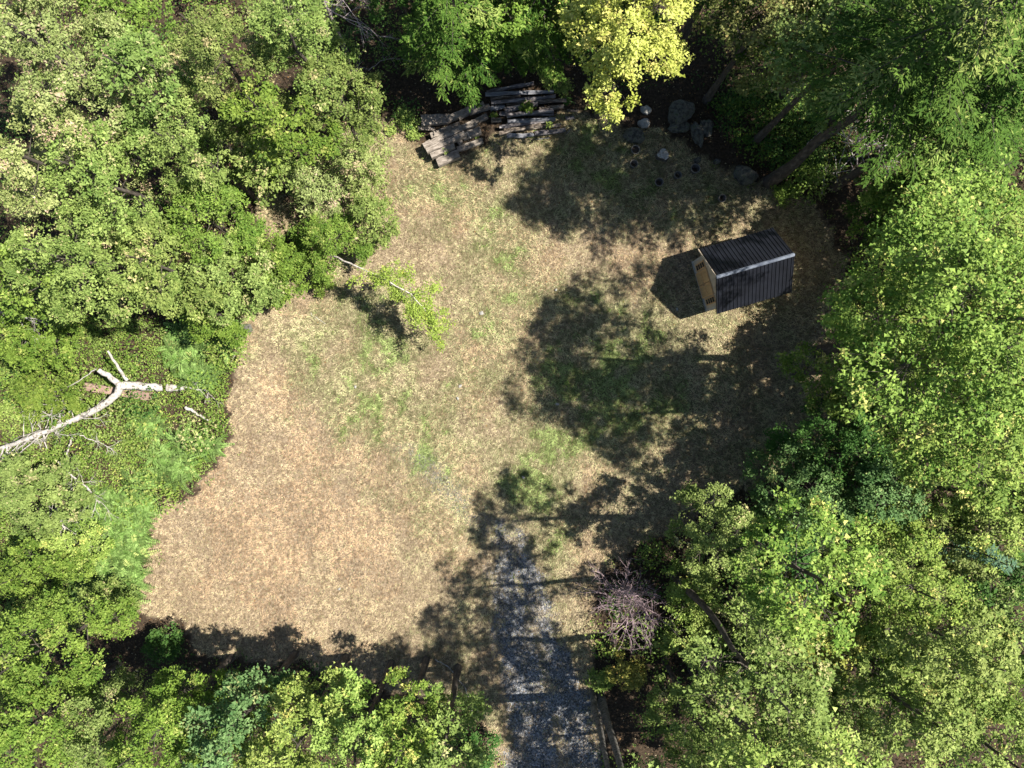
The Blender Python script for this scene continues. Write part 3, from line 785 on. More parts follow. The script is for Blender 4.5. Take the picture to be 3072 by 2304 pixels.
# ------------------------------------------------------------------ the shed
def build_shed():
    ang = math.radians(16.2)
    bx, by = W(2267.3, 796.75, 3.3)
    z0 = float(gz(bx, by))
    t = thing('garden_shed', 'small black metal-roofed wooden shed standing in the clearing', 'shed', (bx, by, z0), ang)
    L_, w, he, hr = 3.22, 2.44, 2.12, 3.22      # wall box (x along the ridge), wall-top and inner ridge heights
    rw, rl, e_z, r_z = 1.52, 3.48, 1.90, 3.30   # roof half-width, length, eave and ridge height
    # floor skid, side and back walls
    mb = MB(); mb.box((0, 0, 0.03), (L_+0.04, w+0.04, 0.16)); obj('base', mb.mesh('base', M['whitetrim']), t)
    slope = (r_z-e_z)/rw
    top = lambda y: r_z-0.09-slope*abs(y)
    def gable(x, th, nm, mat):
        n = 8
        ys = np.linspace(-w/2, w/2, n+1)
        for a, b2 in zip(ys[:-1], ys[1:]):           # vertical siding boards, each its own piece
            m2 = MB()
            a2, b3 = a+0.004, b2-0.004
            v = []
            for xx in (x-th/2, x+th/2):
                v += [[xx, a2, 0.11], [xx, b3, 0.11], [xx, b3, top(b3)], [xx, a2, top(a2)]]
            m2.add(v, [[0,3,2,1],[4,5,6,7],[0,1,5,4],[1,2,6,5],[2,3,7,6],[3,0,4,7]])
            obj(nm, m2.mesh(nm, mat), t)
    gable(-L_/2, 0.04, 'siding_board', M['siding'])
    gable(L_/2, 0.04, 'siding_board', M['siding'])
    for sy in (-1, 1):
        mb = MB(); mb.box((0, sy*(w/2-0.02), (0.11+top(w/2))/2), (L_-0.05, 0.04, top(w/2)-0.11))
        obj('side_wall', mb.mesh('side_wall', M['siding']), t)
    # corner posts and sill trim on the front
    xf = -L_/2-0.02
    for sy in (-1, 1):
        mb = MB(); mb.box((xf-0.012, sy*(w/2-0.04), 1.0), (0.03, 0.09, 1.78)); obj('corner_trim', mb.mesh('corner_trim', M['whitetrim']), t)
    mb = MB(); mb.box((xf-0.02, 0, 0.10), (0.06, w+0.06, 0.07)); obj('sill_trim', mb.mesh('sill_trim', M['whitetrim']), t)
    # double door with frame
    for sy in (-1, 1):
        d = MB(); d.box((xf-0.022, sy*0.315, 1.06), (0.04, 0.61, 1.84)); dr = obj('door', d.mesh('door', M['doorwood']), t)
        for zz in (0.22, 1.06, 1.90):
            r = MB(); r.box((xf-0.05, sy*0.315, zz), (0.022, 0.60, 0.09)); obj('rail', r.mesh('rail', M['trimwood']), dr)
        for yy in (0.06, 0.575):
            r = MB(); r.box((xf-0.0505, sy*yy, 1.06), (0.02, 0.08, 1.59)); obj('stile', r.mesh('stile', M['trimwood']), dr)
        hb = MB(); hb.box((xf-0.075, sy*0.06, 1.0), (0.03, 0.025, 0.16)); obj('handle', hb.mesh('handle', M['metal']), dr)
    # tall side lights, four panes each
    for sy in (-1, 1):
        yc = sy*0.83
        wmb = MB(); wmb.box((xf-0.012, yc, 1.18), (0.026, 0.34, 1.42)); wo = obj('window', wmb.mesh('window', M['trimwood']), t)
        for k in range(4):
            zc = 0.66+k*0.335
            pn = MB(); pn.box((xf-0.028, yc, zc), (0.01, 0.22, 0.27)); obj('pane', pn.mesh('pane', M['glass']), wo)
        for sgn in (-1, 1):
            f = MB(); f.box((xf-0.035, yc+sgn*0.145, 1.18), (0.022, 0.05, 1.42)); obj('frame', f.mesh('frame', M['trimwood']), wo)
        for k in range(5):
            f = MB(); f.box((xf-0.0352, yc, 0.485+k*0.345), (0.020, 0.24, 0.042)); obj('muntin', f.mesh('muntin', M['trimwood']), wo)
    # roof: ribbed metal panels on both slopes
    npan = 4
    pw = rl/npan
    sl = math.hypot(rw, r_z-e_z)
    for sy in (-1, 1):
        ca, sa_ = rw/sl, (r_z-e_z)/sl
        for k in range(npan):
            xs = [0.0]; hs = [0.0]
            nr = 5
            for r in range(nr):
                c = (r+0.5)*pw/nr
                xs += [c-0.030, c-0.012, c+0.012, c+0.030]; hs += [0, 0.026, 0.026, 0]
            xs.append(pw-0.004); hs.append(0.0)
            xs = np.array(xs)-rl/2+k*pw; hs = np.array(hs)+(0.003 if k % 2 else 0)
            v = []
            for dz in (0, -0.012):
                for s_ in (0.0, sl):
                    yy = sy*(s_*ca + (hs+dz)*sa_); zz = r_z - s_*sa_ + (hs+dz)*ca
                    v.append(np.stack([xs, yy, zz], -1))
            v = np.concatenate(v); m_ = len(xs)
            q = []
            for i in range(m_-1):
                q += [[i, i+1, m_+i+1, m_+i], [2*m_+i, 3*m_+i, 3*m_+i+1, 2*m_+i+1], [m_+i, m_+i+1, 3*m_+i+1, 3*m_+i]]
            pm = MB(); pm.add(v, q)
            obj('roof_panel', pm.mesh('roof_panel', M['roof']), t)
    # ridge cap and rake trims
    rc = MB()
    xs = np.array([-rl/2-0.02, rl/2+0.02])
    prof = [(-0.075, -0.046), (-0.025, 0.012), (0, 0.026), (0.025, 0.012), (0.075, -0.046)]
    v = [[x, y, r_z+0.032+z] for x in xs for y, z in prof]
    q = [[i, i+1, 5+i+1, 5+i] for i in range(4)]
    rc.add(v, q); obj('ridge_cap', rc.mesh('ridge_cap', M['ridge']), t)
    for sx in (-1, 1):
        for sy in (-1, 1):
            a = math.atan2(r_z-e_z, rw)
            rot = np.array([[1, 0, 0], [0, math.cos(a), sy*math.sin(a)], [0, -sy*math.sin(a), math.cos(a)]])
            rm = MB(); rm.box((sx*(rl/2+0.006), sy*rw/2, (r_z+e_z)/2-0.045), (0.03, sl-0.02, 0.10), rot)
            obj('rake_trim', rm.mesh('rake_trim', M['siding' if (sx < 0 and sy > 0) else 'roof']), t)
    for sy in (-1, 1):
        fm = MB(); fm.box((0, sy*(rw-0.03), e_z-0.06), (rl-0.06, 0.025, 0.09)); obj('fascia', fm.mesh('fascia', M['whitetrim']), t)
build_shed()

# ------------------------------------------------------------------ logs and timbers at the top of the clearing
def C2(x, y):
    return 1200+x/3.687, 200+y/3.687

def log_mesh(rng, ln, r, k=9, mat='log', end='logend', name='log'):
    n = 8
    s = np.linspace(-0.5, 0.5, n)
    p = np.stack([s*ln, rng.normal(0, r*0.10, n), rng.normal(0, r*0.08, n)], -1)
    mb = MB()
    a = np.arange(k)*2*math.pi/k
    rad = r*(1+0.12*rng.normal(0, 1, (n, k)))*(1-0.12*(s[:, None]+0.5))
    v = p[:, None, :]+np.stack([np.zeros((n, k)), np.cos(a)[None]*rad, np.sin(a)[None]*rad], -1)
    v = v.reshape(-1, 3)
    i = np.arange(n-1)[:, None]*k; j = np.arange(k)[None]; j2 = (j+1) % k
    q = np.stack([i+j, i+j2, i+k+j2, i+k+j], -1).reshape(-1, 4)
    mb.add(v, q)
    for e in (0, n-1):
        c = np.vstack([v[e*k:(e+1)*k], p[e][None]])
        idx = np.arange(k)
        tt = np.stack([idx, (idx+1) % k, np.full(k, k)], -1)
        if e == 0: tt = tt[:, ::-1]
        mb.add(c, t=tt, m=1)
    return mb.mesh(name, [M[mat], M[end]], smooth=False)

LOGS = [  # crop coordinates of both ends, thickness, height of the axis, label
    (945, 312, 1700, 275, 46, .38, 'long straight blue-grey log, second from the back of the log pile'),
    (960, 285, 1480, 190, 46, .24, 'slanted mossy log at the back of the log pile'),
    (1000, 352, 1330, 332, 40, .30, 'short dark log right below the long straight blue-grey one'),
    (1010, 405, 1720, 330, 42, .42, 'mottled log with pale peeling bark across the back of the log pile'),
    (1300, 388, 1840, 378, 50, .34, 'thick log sticking out to the right above the green weeds of the log pile'),
    (1000, 465, 1160, 440, 56, .24, 'short dark stub at the left side of the log pile'),
    (1160, 490, 1520, 410, 62, .36, 'thick log half hidden by the green weeds on the log pile'),
    (1540, 480, 1812, 448, 52, .34, 'log with a pale sawn end pointing right in the log pile'),
    (1180, 548, 1700, 482, 50, .44, 'weathered log just below the green weeds of the log pile'),
    (1008, 592, 1122, 590, 60, .22, 'short pale block left of the log pile middle'),
    (1190, 606, 1720, 580, 46, .34, 'log with a bright sawn right end in the front half of the log pile'),
    (1100, 672, 1700, 592, 40, .26, 'thin dark log slanting through the front half of the log pile'),
    (1850, 482, 1975, 490, 32, .10, 'short pale branch piece lying off the right end of the log pile'),
    (1830, 574, 1925, 560, 42, .12, 'short grey piece lying off the right end, below the pale branch piece'),
    (1098, 742, 1560, 642, 42, .30, 'slanted log near the front of the log pile'),
    (1180, 768, 1485, 758, 54, .20, 'thick grey front log of the log pile, left part'),
    (1490, 742, 1832, 702, 56, .20, 'light grey-purple front log of the log pile, right part'),
    (1180, 430, 1760, 372, 40, .16, 'dark log buried low under the back of the log pile'),
    (1100, 520, 1700, 530, 48, .16, 'dark log buried low under the middle of the log pile'),
    (1150, 700, 1780, 650, 48, .14, 'dark log buried low under the front of the log pile'),
    (1500, 806, 1655, 788, 12, .05, 'thin pale stick lying in front of the log pile'),
    (1835, 752, 1890, 690, 12, .05, 'short white stick at the front right corner of the log pile'),
]
for i, (x0, y0, x1, y1, th, hz, lab) in enumerate(LOGS):
    rng = np.random.default_rng(300+i)
    a = V(*C2(x0, y0), hz); b_ = V(*C2(x1, y1), hz)
    d = b_-a; ln = float(np.linalg.norm(d[:2])); r = th/3.687/2*(H/F)*0.95
    o = obj('log' if th > 15 else 'stick', log_mesh(rng, ln, r, 9 if th > 15 else 5, ('log3', 'log', 'log2', 'log', 'log2')[i % 5]), loc=(a+b_)/2+np.array([0, 0, 0.0]))
    o.rotation_euler = (rng.uniform(0, 6.28), rng.normal(0, 0.02), math.atan2(d[1], d[0]))
    tag(o, lab, 'log' if th > 15 else 'stick', 'logs of the log pile')

def board_mesh(rng, ln, w, th, name='timber'):
    n = 6
    mb = MB()
    s = np.linspace(-0.5, 0.5, n)
    wj = w*(1+rng.normal(0, 0.05, n)); zj = rng.normal(0, th*0.06, n)
    rows = []
    for k in range(n):
        x = s[k]*ln + (rng.normal(0, 0.03) if k in (0, n-1) else 0)
        e = rng.normal(0, 0.02)
        rows.append([[x, -wj[k]/2, -th/2], [x+e, wj[k]/2, -th/2], [x+e, wj[k]/2-0.01, th/2+zj[k]], [x, -wj[k]/2+0.01, th/2+zj[k]]])
    v = np.array(rows).reshape(-1, 3)
    q = []
    for k in range(n-1):
        for j in range(4):
            j2 = (j+1) % 4
            q.append([k*4+j, k*4+j2, k*4+4+j2, k*4+4+j][::-1])
    q += [[0, 1, 2, 3], [(n-1)*4+3, (n-1)*4+2, (n-1)*4+1, (n-1)*4]]
    mb.add(v, q)
    return mb.mesh(name, M['board'])

BOARDS = [  # ends, width, thickness(m), top height, label
    (262, 870, 690, 672, 66, .26, .62, 'sunlit rough timber, back one of the pale front stack'),
    (296, 930, 720, 735, 66, .26, .64, 'sunlit rough timber, second from the back of the pale front stack'),
    (336, 985, 600, 862, 66, .26, .60, 'sunlit rough timber, front one of the pale front stack'),
    (395, 1062, 640, 960, 96, .22, .40, 'low pale timber at the front corner of the timber pile'),
    (236, 560, 545, 548, 66, .2, .46, 'pale flat timber at the back left of the timber pile'),
    (225, 622, 520, 590, 60, .2, .44, 'pale flat timber just in front of the back left one'),
    (200, 672, 378, 682, 44, .12, .26, 'short pale board poking out left of the timber pile'),
    (520, 580, 770, 470, 70, .22, .48, 'grey timber slanting back through the timber pile'),
    (640, 560, 915, 415, 58, .2, .40, 'grey timber reaching the gap between both piles'),
    (655, 690, 850, 610, 70, .2, .40, 'bluish grey timber in the middle of the timber pile'),
    (690, 770, 890, 700, 84, .24, .36, 'dark purple-grey timber end at the right of the timber pile'),
    (640, 910, 900, 820, 64, .14, .24, 'broken pale timber at the lower right of the timber pile'),
    (760, 500, 980, 440, 60, .18, .26, 'dark shaded timber at the back right of the timber pile'),
    (800, 620, 960, 540, 60, .18, .22, 'dark shaded timber low between both piles'),
    (330, 760, 660, 640, 70, .2, .34, 'timber under the pale front stack'),
]
for i, (x0, y0, x1, y1, wpx, th, zt, lab) in enumerate(BOARDS):
    rng = np.random.default_rng(400+i)
    a = V(*C2(x0, y0), zt); b_ = V(*C2(x1, y1), zt)
    d = b_-a
    o = obj('timber', board_mesh(rng, float(np.linalg.norm(d[:2])), wpx/3.687*H/F*0.96, th), loc=((a+b_)/2-np.array([0, 0, th/2])))
    o.rotation_euler = (rng.normal(0, 0.03), rng.normal(0, 0.02), math.atan2(d[1], d[0]))
    tag(o, lab, 'timber', 'timbers of the timber pile')
def bearer():
    # low bearers that the timbers rest on
    for k, (x0, y0, x1, y1, lab) in enumerate([(300, 820, 420, 1010, 'low timber bearer under the pale front stack, left end'),
                                              (560, 690, 680, 860, 'low timber bearer under the pale front stack, right end')]):
        rng = np.random.default_rng(430+k)
        a = V(*C2(x0, y0), .18); b_ = V(*C2(x1, y1), .18); d = b_-a
        o = obj('timber', board_mesh(rng, float(np.linalg.norm(d[:2])), 0.25, 0.3), loc=((a+b_)/2-np.array([0, 0, 0.0])))
        o.rotation_euler = (0, 0, math.atan2(d[1], d[0]))
        tag(o, lab, 'timber', 'timbers of the timber pile')
bearer()

# ------------------------------------------------------------------ boulders
def ico(sub):
    import bmesh
    bm = bmesh.new()
    bmesh.ops.create_icosphere(bm, subdivisions=sub, radius=1.0)
    v = np.array([x.co[:] for x in bm.verts]); f = np.array([[q.index for q in p.verts] for p in bm.faces])
    bm.free()
    return v, f
ICO3, ICO2 = ico(4), ico(2)

def boulder(px, py, rx, ry, hz, rot, label, mat='rock', seed=0, name='boulder', group='stones by the pots', cut=0.9):
    rng = np.random.default_rng(500+seed)
    v, f = ICO3
    v = v.copy()
    for _ in range(9):                                   # flat broken faces
        d = unit(rng.normal(0, 1, 3)); c = rng.uniform(0.72, 0.97)*cut
        s = v@d
        v = np.where((s > c)[:, None], v-(s-c)[:, None]*d*0.85, v)
    o1 = rng.uniform(0, 50, 3)
    nz = fbm(v[:, 0]*2+o1[0]+v[:, 2], v[:, 1]*2+o1[1]-v[:, 2]*0.7, seed)-0.5
    nz2 = fbm(v[:, 0]*7+o1[1], v[:, 1]*7+v[:, 2]*5, seed+3)-0.5
    v = v*(1+0.42*nz+0.16*nz2)[:, None]
    k = H/F
    v = v*np.array([rx*k, ry*k, hz])*0.94
    me = mesh_np(name, v, [f], M[mat], smooth=True)
    p = V(px, py, 0)
    o = obj(name, me, loc=p+np.array([0, 0, hz*0.35]))
    o.rotation_euler = (0, 0, rot)
    tag(o, label, 'boulder' if name == 'boulder' else 'stone', group)
boulder(2040, 345, 48, 40, 0.62, 0.3, 'large grey boulder at the wood edge behind the pots', seed=1)
boulder(2035, 385, 36, 18, 0.35, 0.1, 'low dark rock tucked in front of the large boulder', seed=2)
boulder(1936, 332, 17, 16, 0.24, 0.0, 'small round pale stone left of the large boulder', 'palerock', seed=3)
boulder(1902, 408, 34, 24, 0.34, -0.3, 'dark grey angular rock above the left two pots', seed=4)
boulder(2090, 405, 18, 40, 0.34, 0.35, 'long narrow slab rock leaning below the large boulder', seed=5)
boulder(2118, 385, 22, 30, 0.3, 0.1, 'dark rock right of the narrow slab', seed=6)
boulder(2232, 528, 40, 32, 0.55, -0.25, 'big greenish grey boulder beside the bare hemlock trunk', seed=7)
boulder(2092, 482, 14, 9, 0.14, 0.2, 'small flat stone above the rightmost dark pot', seed=8)
boulder(1930, 372, 20, 18, 0.2, 0.5, 'mossy pale stone between the round stone and the angular rock', 'palerock', seed=9)
boulder(2150, 485, 12, 9, 0.12, 0.2, 'small dark stone halfway to the big greenish boulder', seed=10)
for i, (px, py, r, lab) in enumerate([
        (1445, 940, 9, 'white stone in the grass right of the yellow birch'), (1380, 1158, 7, 'white stone in the middle of the clearing'),
        (1066, 1160, 6, 'small pale stone in the grass left of the clearing middle'), (1373, 1195, 6, 'pale flat stone just below the middle white stone'),
        (1672, 1212, 7, 'pale stone in the tree shadow of the clearing'), (1018, 1766, 6, 'small pale stone near the lower shade line'),
        (1668, 870, 5, 'small white stone above the big tree shadow'), (2031, 928, 6, 'pale stone in the shed shadow'),
        (1570, 1432, 6, 'pale stone in the green grass above the driveway'), (740, 985, 22, 'flat grey stone at the wood edge near the ferns'),
        (725, 1010, 10, 'smaller flat grey stone beside the one at the wood edge')]):
    boulder(px, py, r, r*0.7, 0.07 if r < 15 else 0.12, i*0.7, lab, 'palerock' if r < 15 else 'rock', seed=20+i, name='stone', group='loose stones in the clearing')

# ------------------------------------------------------------------ plant pots
def lathe(prof, k=20):
    a = np.arange(k)*2*math.pi/k
    v = np.concatenate([np.stack([np.cos(a)*r, np.sin(a)*r, np.full(k, z)], -1) for r, z in prof])
    n = len(prof)
    i = np.arange(n-1)[:, None]*k; j = np.arange(k)[None]; j2 = (j+1) % k
    return v, np.stack([i+j, i+j2, i+k+j2, i+k+j], -1).reshape(-1, 4)

def pot(px, py, r, label, tilt=(0, 0), soil=0.2):
    h = r*1.7
    p = V(px, py, h*0.9); p[2] -= h*0.9
    t = thing('plant_pot', label, 'pot', p, 0, 'empty plant pots by the boulders')
    t.rotation_euler = (tilt[0], tilt[1], 0)
    mb = MB(); mb.add(*lathe([(0.01, 0), (r*0.72, 0), (r*0.93, h*0.93), (r*0.86, h*0.93), (r*0.66, 0.03), (0.01, 0.03)]))
    obj('body', mb.mesh('body', M['pot'], smooth=True), t)
    mb = MB(); mb.add(*lathe([(r*0.94, h*0.86), (r*1.06, h*0.86), (r*1.06, h), (r*0.88, h), (r*0.88, h*0.935)]))
    obj('rim', mb.mesh('rim', M['potrim']), t)
    mb = MB(); mb.add(*lathe([(0.01, h*soil+0.03), (r*0.3, h*soil+0.02), (r*(0.66+0.2*soil), h*soil)], 16))
    obj('soil', mb.mesh('soil', M['soil'], smooth=True), t)
pot(1907, 447, 0.20, 'dark pot with dry stalks at the left, nearest the angular rock', (0.05, 0), 0.75)
pot(1901, 492, 0.185, 'dark empty pot below the one with dry stalks', (-0.1, 0.08))
pot(1979, 545, 0.19, 'dark empty pot lowest in the row by the boulders', (0.04, -0.05))
pot(2032, 526, 0.175, 'dark empty pot between the lowest and the largest pot', (-0.06, 0.1))
pot(2086, 508, 0.215, 'largest dark pot, right end of the row by the boulders', (-0.1, 0.0))
pot(2165, 590, 0.18, 'dark pot deep in shade right of the row, nearest the shed', (0.3, 0.1))

def stump(px, py, r, h, label, mat='palerock', seed=0):
    rng = np.random.default_rng(600+seed)
    k = 12
    a = np.arange(k)*2*math.pi/k
    mb = MB()
    prof = [(1.3, -0.05), (1.05, h*0.4), (0.98, h*0.95)]
    rr = r*(1+0.15*rng.normal(0, 1, k))
    v = np.concatenate([np.stack([np.cos(a)*rr*s, np.sin(a)*rr*s, z+rng.normal(0, 0.02, k)], -1) for s, z in prof])
    i = np.arange(2)[:, None]*k; j = np.arange(k)[None]; j2 = (j+1) % k
    mb.add(v, np.stack([i+j, i+j2, i+k+j2, i+k+j], -1).reshape(-1, 4))
    c = np.vstack([v[-k:], [[0, 0, h]]]); idx = np.arange(k)
    mb.add(c, t=np.stack([idx, (idx+1) % k, np.full(k, k)], -1), m=1)
    o = obj('tree_stump', mb.mesh('tree_stump', [M['bark'], M[mat]]), loc=V(px, py, 0))
    tag(o, label, 'stump')
stump(1986, 466, 0.26, 0.22, 'cut stump with a pale top among the pots', 'dead', 1)
stump(1345, 148, 0.30, 0.35, 'reddish cut stump in the dark behind the timber pile', 'redlog', 2)

# ------------------------------------------------------------------ dead wood
def path_tube(mb, pts, r0, r1, k=7, n=10, wob=0.0, rng=None):
    pts = np.array(pts, float)
    s = np.linspace(0, len(pts)-1, n)
    p = np.stack([np.interp(s, np.arange(len(pts)), pts[:, c]) for c in range(3)], -1)
    if wob: p[1:-1] += rng.normal(0, wob, (n-2, 3))
    mb.tube(p, np.linspace(r0, r1, n), k)

def twigs(mb, base, d, ln, r, depth, rng, up=0.1, spread=0.7, kids=3, wob=0.14, k=4):
    p = poly_branch(base, d, ln, 4, rng, up=up, wob=wob)
    mb.tube(p, np.linspace(r, r*0.5, 5), k if depth else 3, cap=False)
    if depth <= 0: return
    for i in range(kids):
        f = rng.uniform(0.35, 1.0)
        q = np.array([np.interp(f*4, np.arange(5), p[:, c]) for c in range(3)])
        kk = min(3, int(f*4)); dd = unit(p[kk+1]-p[kk])
        nd = unit(dd+rng.normal(0, spread, 3))
        twigs(mb, q, nd, ln*rng.uniform(0.45, 0.75), r*0.55, depth-1, rng, up, spread, kids, wob, k)

def fallen_tree():
    rng = np.random.default_rng(70)
    root = V(481, 1163, 0)
    t = thing('fallen_tree', 'white fallen dead tree with forked limbs on the green undergrowth', 'dead tree', root)
    o0 = root
    h = 1.15
    fork = V(362, 1157, h+0.1)
    mb = MB(); path_tube(mb, [V(484, 1163, 0.35)-o0, V(430, 1160, 0.6)-o0, fork-o0], 0.17, 0.20, 9, 11, 0.03, rng)
    obj('trunk', mb.mesh('trunk', M['dead'], smooth=True), t)
    mb = MB(); path_tube(mb, [fork-o0, V(340, 1195, h+.1)-o0, V(290, 1228, h+.2)-o0, V(231, 1257, h+.25)-o0, V(150, 1290, h+.3)-o0, V(90, 1315, h+.3)-o0, V(0, 1345, h+.2)-o0, V(-120, 1380, h)-o0],
                         0.175, 0.07, 8, 24, 0.03, rng)
    for a, b2, r in [((95, 1312), (50, 1350), .06), ((130, 1300), (55, 1362), .05), ((40, 1332), (0, 1385), .06), ((20, 1340), (28, 1400), .05), ((130, 1300), (142, 1345), .05), ((10, 1345), (-10, 1400), .05)]:
        path_tube(mb, [V(*a, h+.25)-o0, V(*b2, h-.1)-o0], r, r*.5, 5, 5, 0.02, rng)
    obj('limb', mb.mesh('limb', M['dead'], smooth=True), t)
    mb = MB(); path_tube(mb, [fork-o0, V(330, 1132, h+.3)-o0, V(296, 1110, h+.5)-o0], 0.15, 0.11, 8, 6, 0.03, rng)
    obj('limb', mb.mesh('limb', M['dead'], smooth=True), t)
    mb = MB(); path_tube(mb, [V(381, 1140, h)-o0, V(352, 1098, h+.5)-o0, V(322, 1052, h+1.0)-o0], 0.085, 0.05, 6, 8, 0.03, rng)
    obj('limb', mb.mesh('limb', M['dead'], smooth=True), t)
    mb = MB()
    for _ in range(20):
        f = rng.random()**0.7
        b0 = V(300-240*f, 1220+95*f, h+.2)-o0
        mb = MB(); twigs(mb, b0, unit(rng.normal(0, 1, 3)*np.array([1, 1, .3])), rng.uniform(.5, 1.3), .024, 2, rng, 0.1, .6, 3)
        obj('branch', mb.mesh('branch', M['dead']), t)
    mb = MB(); path_tube(mb, [V(290, 1105, h+.7)-o0, V(262, 1125, h+.7)-o0, V(230, 1150, h+.6)-o0, V(160, 1176, h+.4)-o0], 0.03, 0.015, 5, 12, 0.02, rng)
    obj('branch', mb.mesh('branch', M['dead']), t)
fallen_tree()

def lone(name, label, cat, pts, r0, r1, mat, seed, twig=0, wob=0.02, tw_len=0.5, k=7, n=12, group=None):
    rng = np.random.default_rng(700+seed)
    P = [V(*p) for p in pts]
    o0 = P[0]
    mb = MB()
    path_tube(mb, [p-o0 for p in P], r0, r1, k, n, wob, rng)
    for _ in range(twig):
        f = rng.uniform(0.2, 1)*(len(P)-1); i = min(len(P)-2, int(f))
        b0 = P[i]+(P[i+1]-P[i])*(f-i)-o0
        dd = unit(P[i+1]-P[i])
        twigs(mb, b0, unit(dd*0.7+rng.normal(0, 0.6, 3)*np.array([1, 1, .35])), tw_len*rng.uniform(.6, 1.4), max(r1*0.8, .014), 2, rng, 0.05, .6, 3)
    o = obj(name, mb.mesh(name, M[mat], smooth=True), loc=o0)
    return tag(o, label, cat, group)
lone('broken_log', 'short white broken trunk piece at the end of the fallen tree', 'log', [(500, 1163, .25), (553, 1163, .2)], .19, .15, 'dead', 1, n=6)
def beam():
    rng = np.random.default_rng(9)
    a = V(250, 1158, .35); b2 = V(446, 1189, .35); d = b2-a
    o = obj('old_beam', board_mesh(rng, float(np.linalg.norm(d[:2])), 0.40, 0.36, 'old_beam'), loc=(a+b2)/2-np.array([0, 0, .15]))
    o.data.materials[0] = M['redlog']
    o.rotation_euler = (0.1, 0, math.atan2(d[1], d[0]))
    tag(o, 'reddish brown squared beam under the fork of the fallen tree', 'beam')
beam()
lone('driftwood_branch', 'bleached curved branch at the edge of the clearing, right of the fallen tree', 'branch', [(556, 1222, .3), (585, 1240, .35), (640, 1268, .15)], .09, .03, 'dead', 2)
lone('dead_branch', 'thin bent grey branch between the broken trunk piece and the lawn', 'branch', [(550, 1160, .35), (590, 1168, .45), (628, 1174, .4), (612, 1210, .35)], .03, .012, 'dead', 3, 5)
lone('dead_branch', 'white forked dead branch hanging below the long limb of the fallen tree', 'branch', [(217, 1312, .9), (203, 1360, .8), (205, 1400, .7)], .05, .03, 'dead', 4, 3)
lone('dead_branch', 'white dead branch with many twigs, middle of the left undergrowth', 'branch', [(177, 1385, .9), (215, 1425, .9), (262, 1460, .9), (300, 1510, .8)], .05, .02, 'dead', 5, 14, tw_len=.8)
lone('dead_branch', 'white twiggy dead branch top beside the fern bed', 'branch', [(148, 1470, 1.0), (165, 1520, 1.0), (185, 1570, 1.0), (205, 1610, .9)], .05, .02, 'dead', 6, 22, tw_len=.9)
lone('dead_branch', 'pale dead branch at the left edge above the fallen tree', 'branch', [(-40, 930, 4), (40, 945, 4.1), (85, 955, 4)], .05, .025, 'dead', 7, 8, tw_len=.8)
lone('dead_branch', 'thin white branch reaching from the fallen limb to the bright weeds', 'branch', [(240, 1306, .9), (290, 1325, .8), (335, 1347, .7)], .025, .012, 'dead', 8, 5)
lone('curved_stick', 'long thin curved stick lying on the grass left of the driveway', 'stick', [(1305, 1978, .05), (1335, 1993, .08), (1362, 2018, .1), (1390, 2054, .1), (1405, 2085, .08), (1412, 2110, .08), (1418, 2148, .3)], .02, .03, 'dead', 9, 0, k=5, n=20)
lone('stick', 'short pale stick in the lower shade of the clearing', 'stick', [(938, 1955, .03), (948, 1976, .03)], .015, .012, 'dead', 10, k=5, n=4)
lone('stick', 'pale straight stick in the grass below the birch shadow', 'stick', [(947, 950, .03), (976, 972, .03)], .015, .01, 'dead', 11, k=5, n=4)
lone('stick', 'second pale stick left of the straight one below the birch shadow', 'stick', [(933, 938, .03), (948, 962, .03)], .012, .01, 'dead', 12, k=5, n=4)
lone('stick', 'white stick at the wood edge beside the ferns', 'stick', [(708, 1062, .1), (692, 1088, .2)], .02, .012, 'dead', 13, k=5, n=4)
lone('curved_stick', 'white curved stick across the dark floor behind the timber pile', 'stick', [(1105, 210, .4), (1140, 182, .5), (1180, 174, .5), (1240, 186, .3)], .02, .012, 'deadgrey', 14, 2, k=5, n=12)
lone('fallen_pole', 'thin pale pole fallen over the timber pile edge', 'pole', [(1378, 390, .5), (1400, 400, .55), (1412, 415, .4)], .03, .02, 'dead', 15, k=5, n=8)
lone('dead_branch', 'two-forked white dead branch above the timber pile', 'branch', [(1018, 228, 2.2), (1045, 226, 2.0), (1075, 245, 1.6), (1105, 272, 1.0)], .035, .012, 'dead', 16, 6, tw_len=.7)

def dead_crown(name, label, px, py, h, n, ln, seed, mat, dirx=(1.0, -0.2), pxh=None):
    rng = np.random.default_rng(seed)
    base = V(px, py, 0)
    t = thing(name, label, 'dead tree', base)
    mb = MB()
    mb.tube([[0, 0, -.1], [0.05, 0.05, h*.5], [0.1, .1, h]], [.13, .1, .03], 7)
    obj('trunk', mb.mesh('trunk', M[mat], smooth=True), t)
    mb = MB()
    for i in range(n):
        az = rng.uniform(0, 6.28)
        z = h*rng.uniform(.35, 1)
        d = unit(np.array([math.cos(az)+dirx[0], math.sin(az)+dirx[1], rng.uniform(-.1, .35)]))
        twigs(mb, np.array([0.06, .06, z]), d, ln*rng.uniform(.6, 1.2), .028, 3, rng, 0.0, .38, 3, .08)
    obj('branches', mb.mesh('branches', M[mat]), t)
dead_crown('dead_tree', 'bare grey dead tree with sweeping branches at the top edge', 1040, 160, 6.5, 12, 1.7, 71, 'deadgrey', (0.35, 0.1))

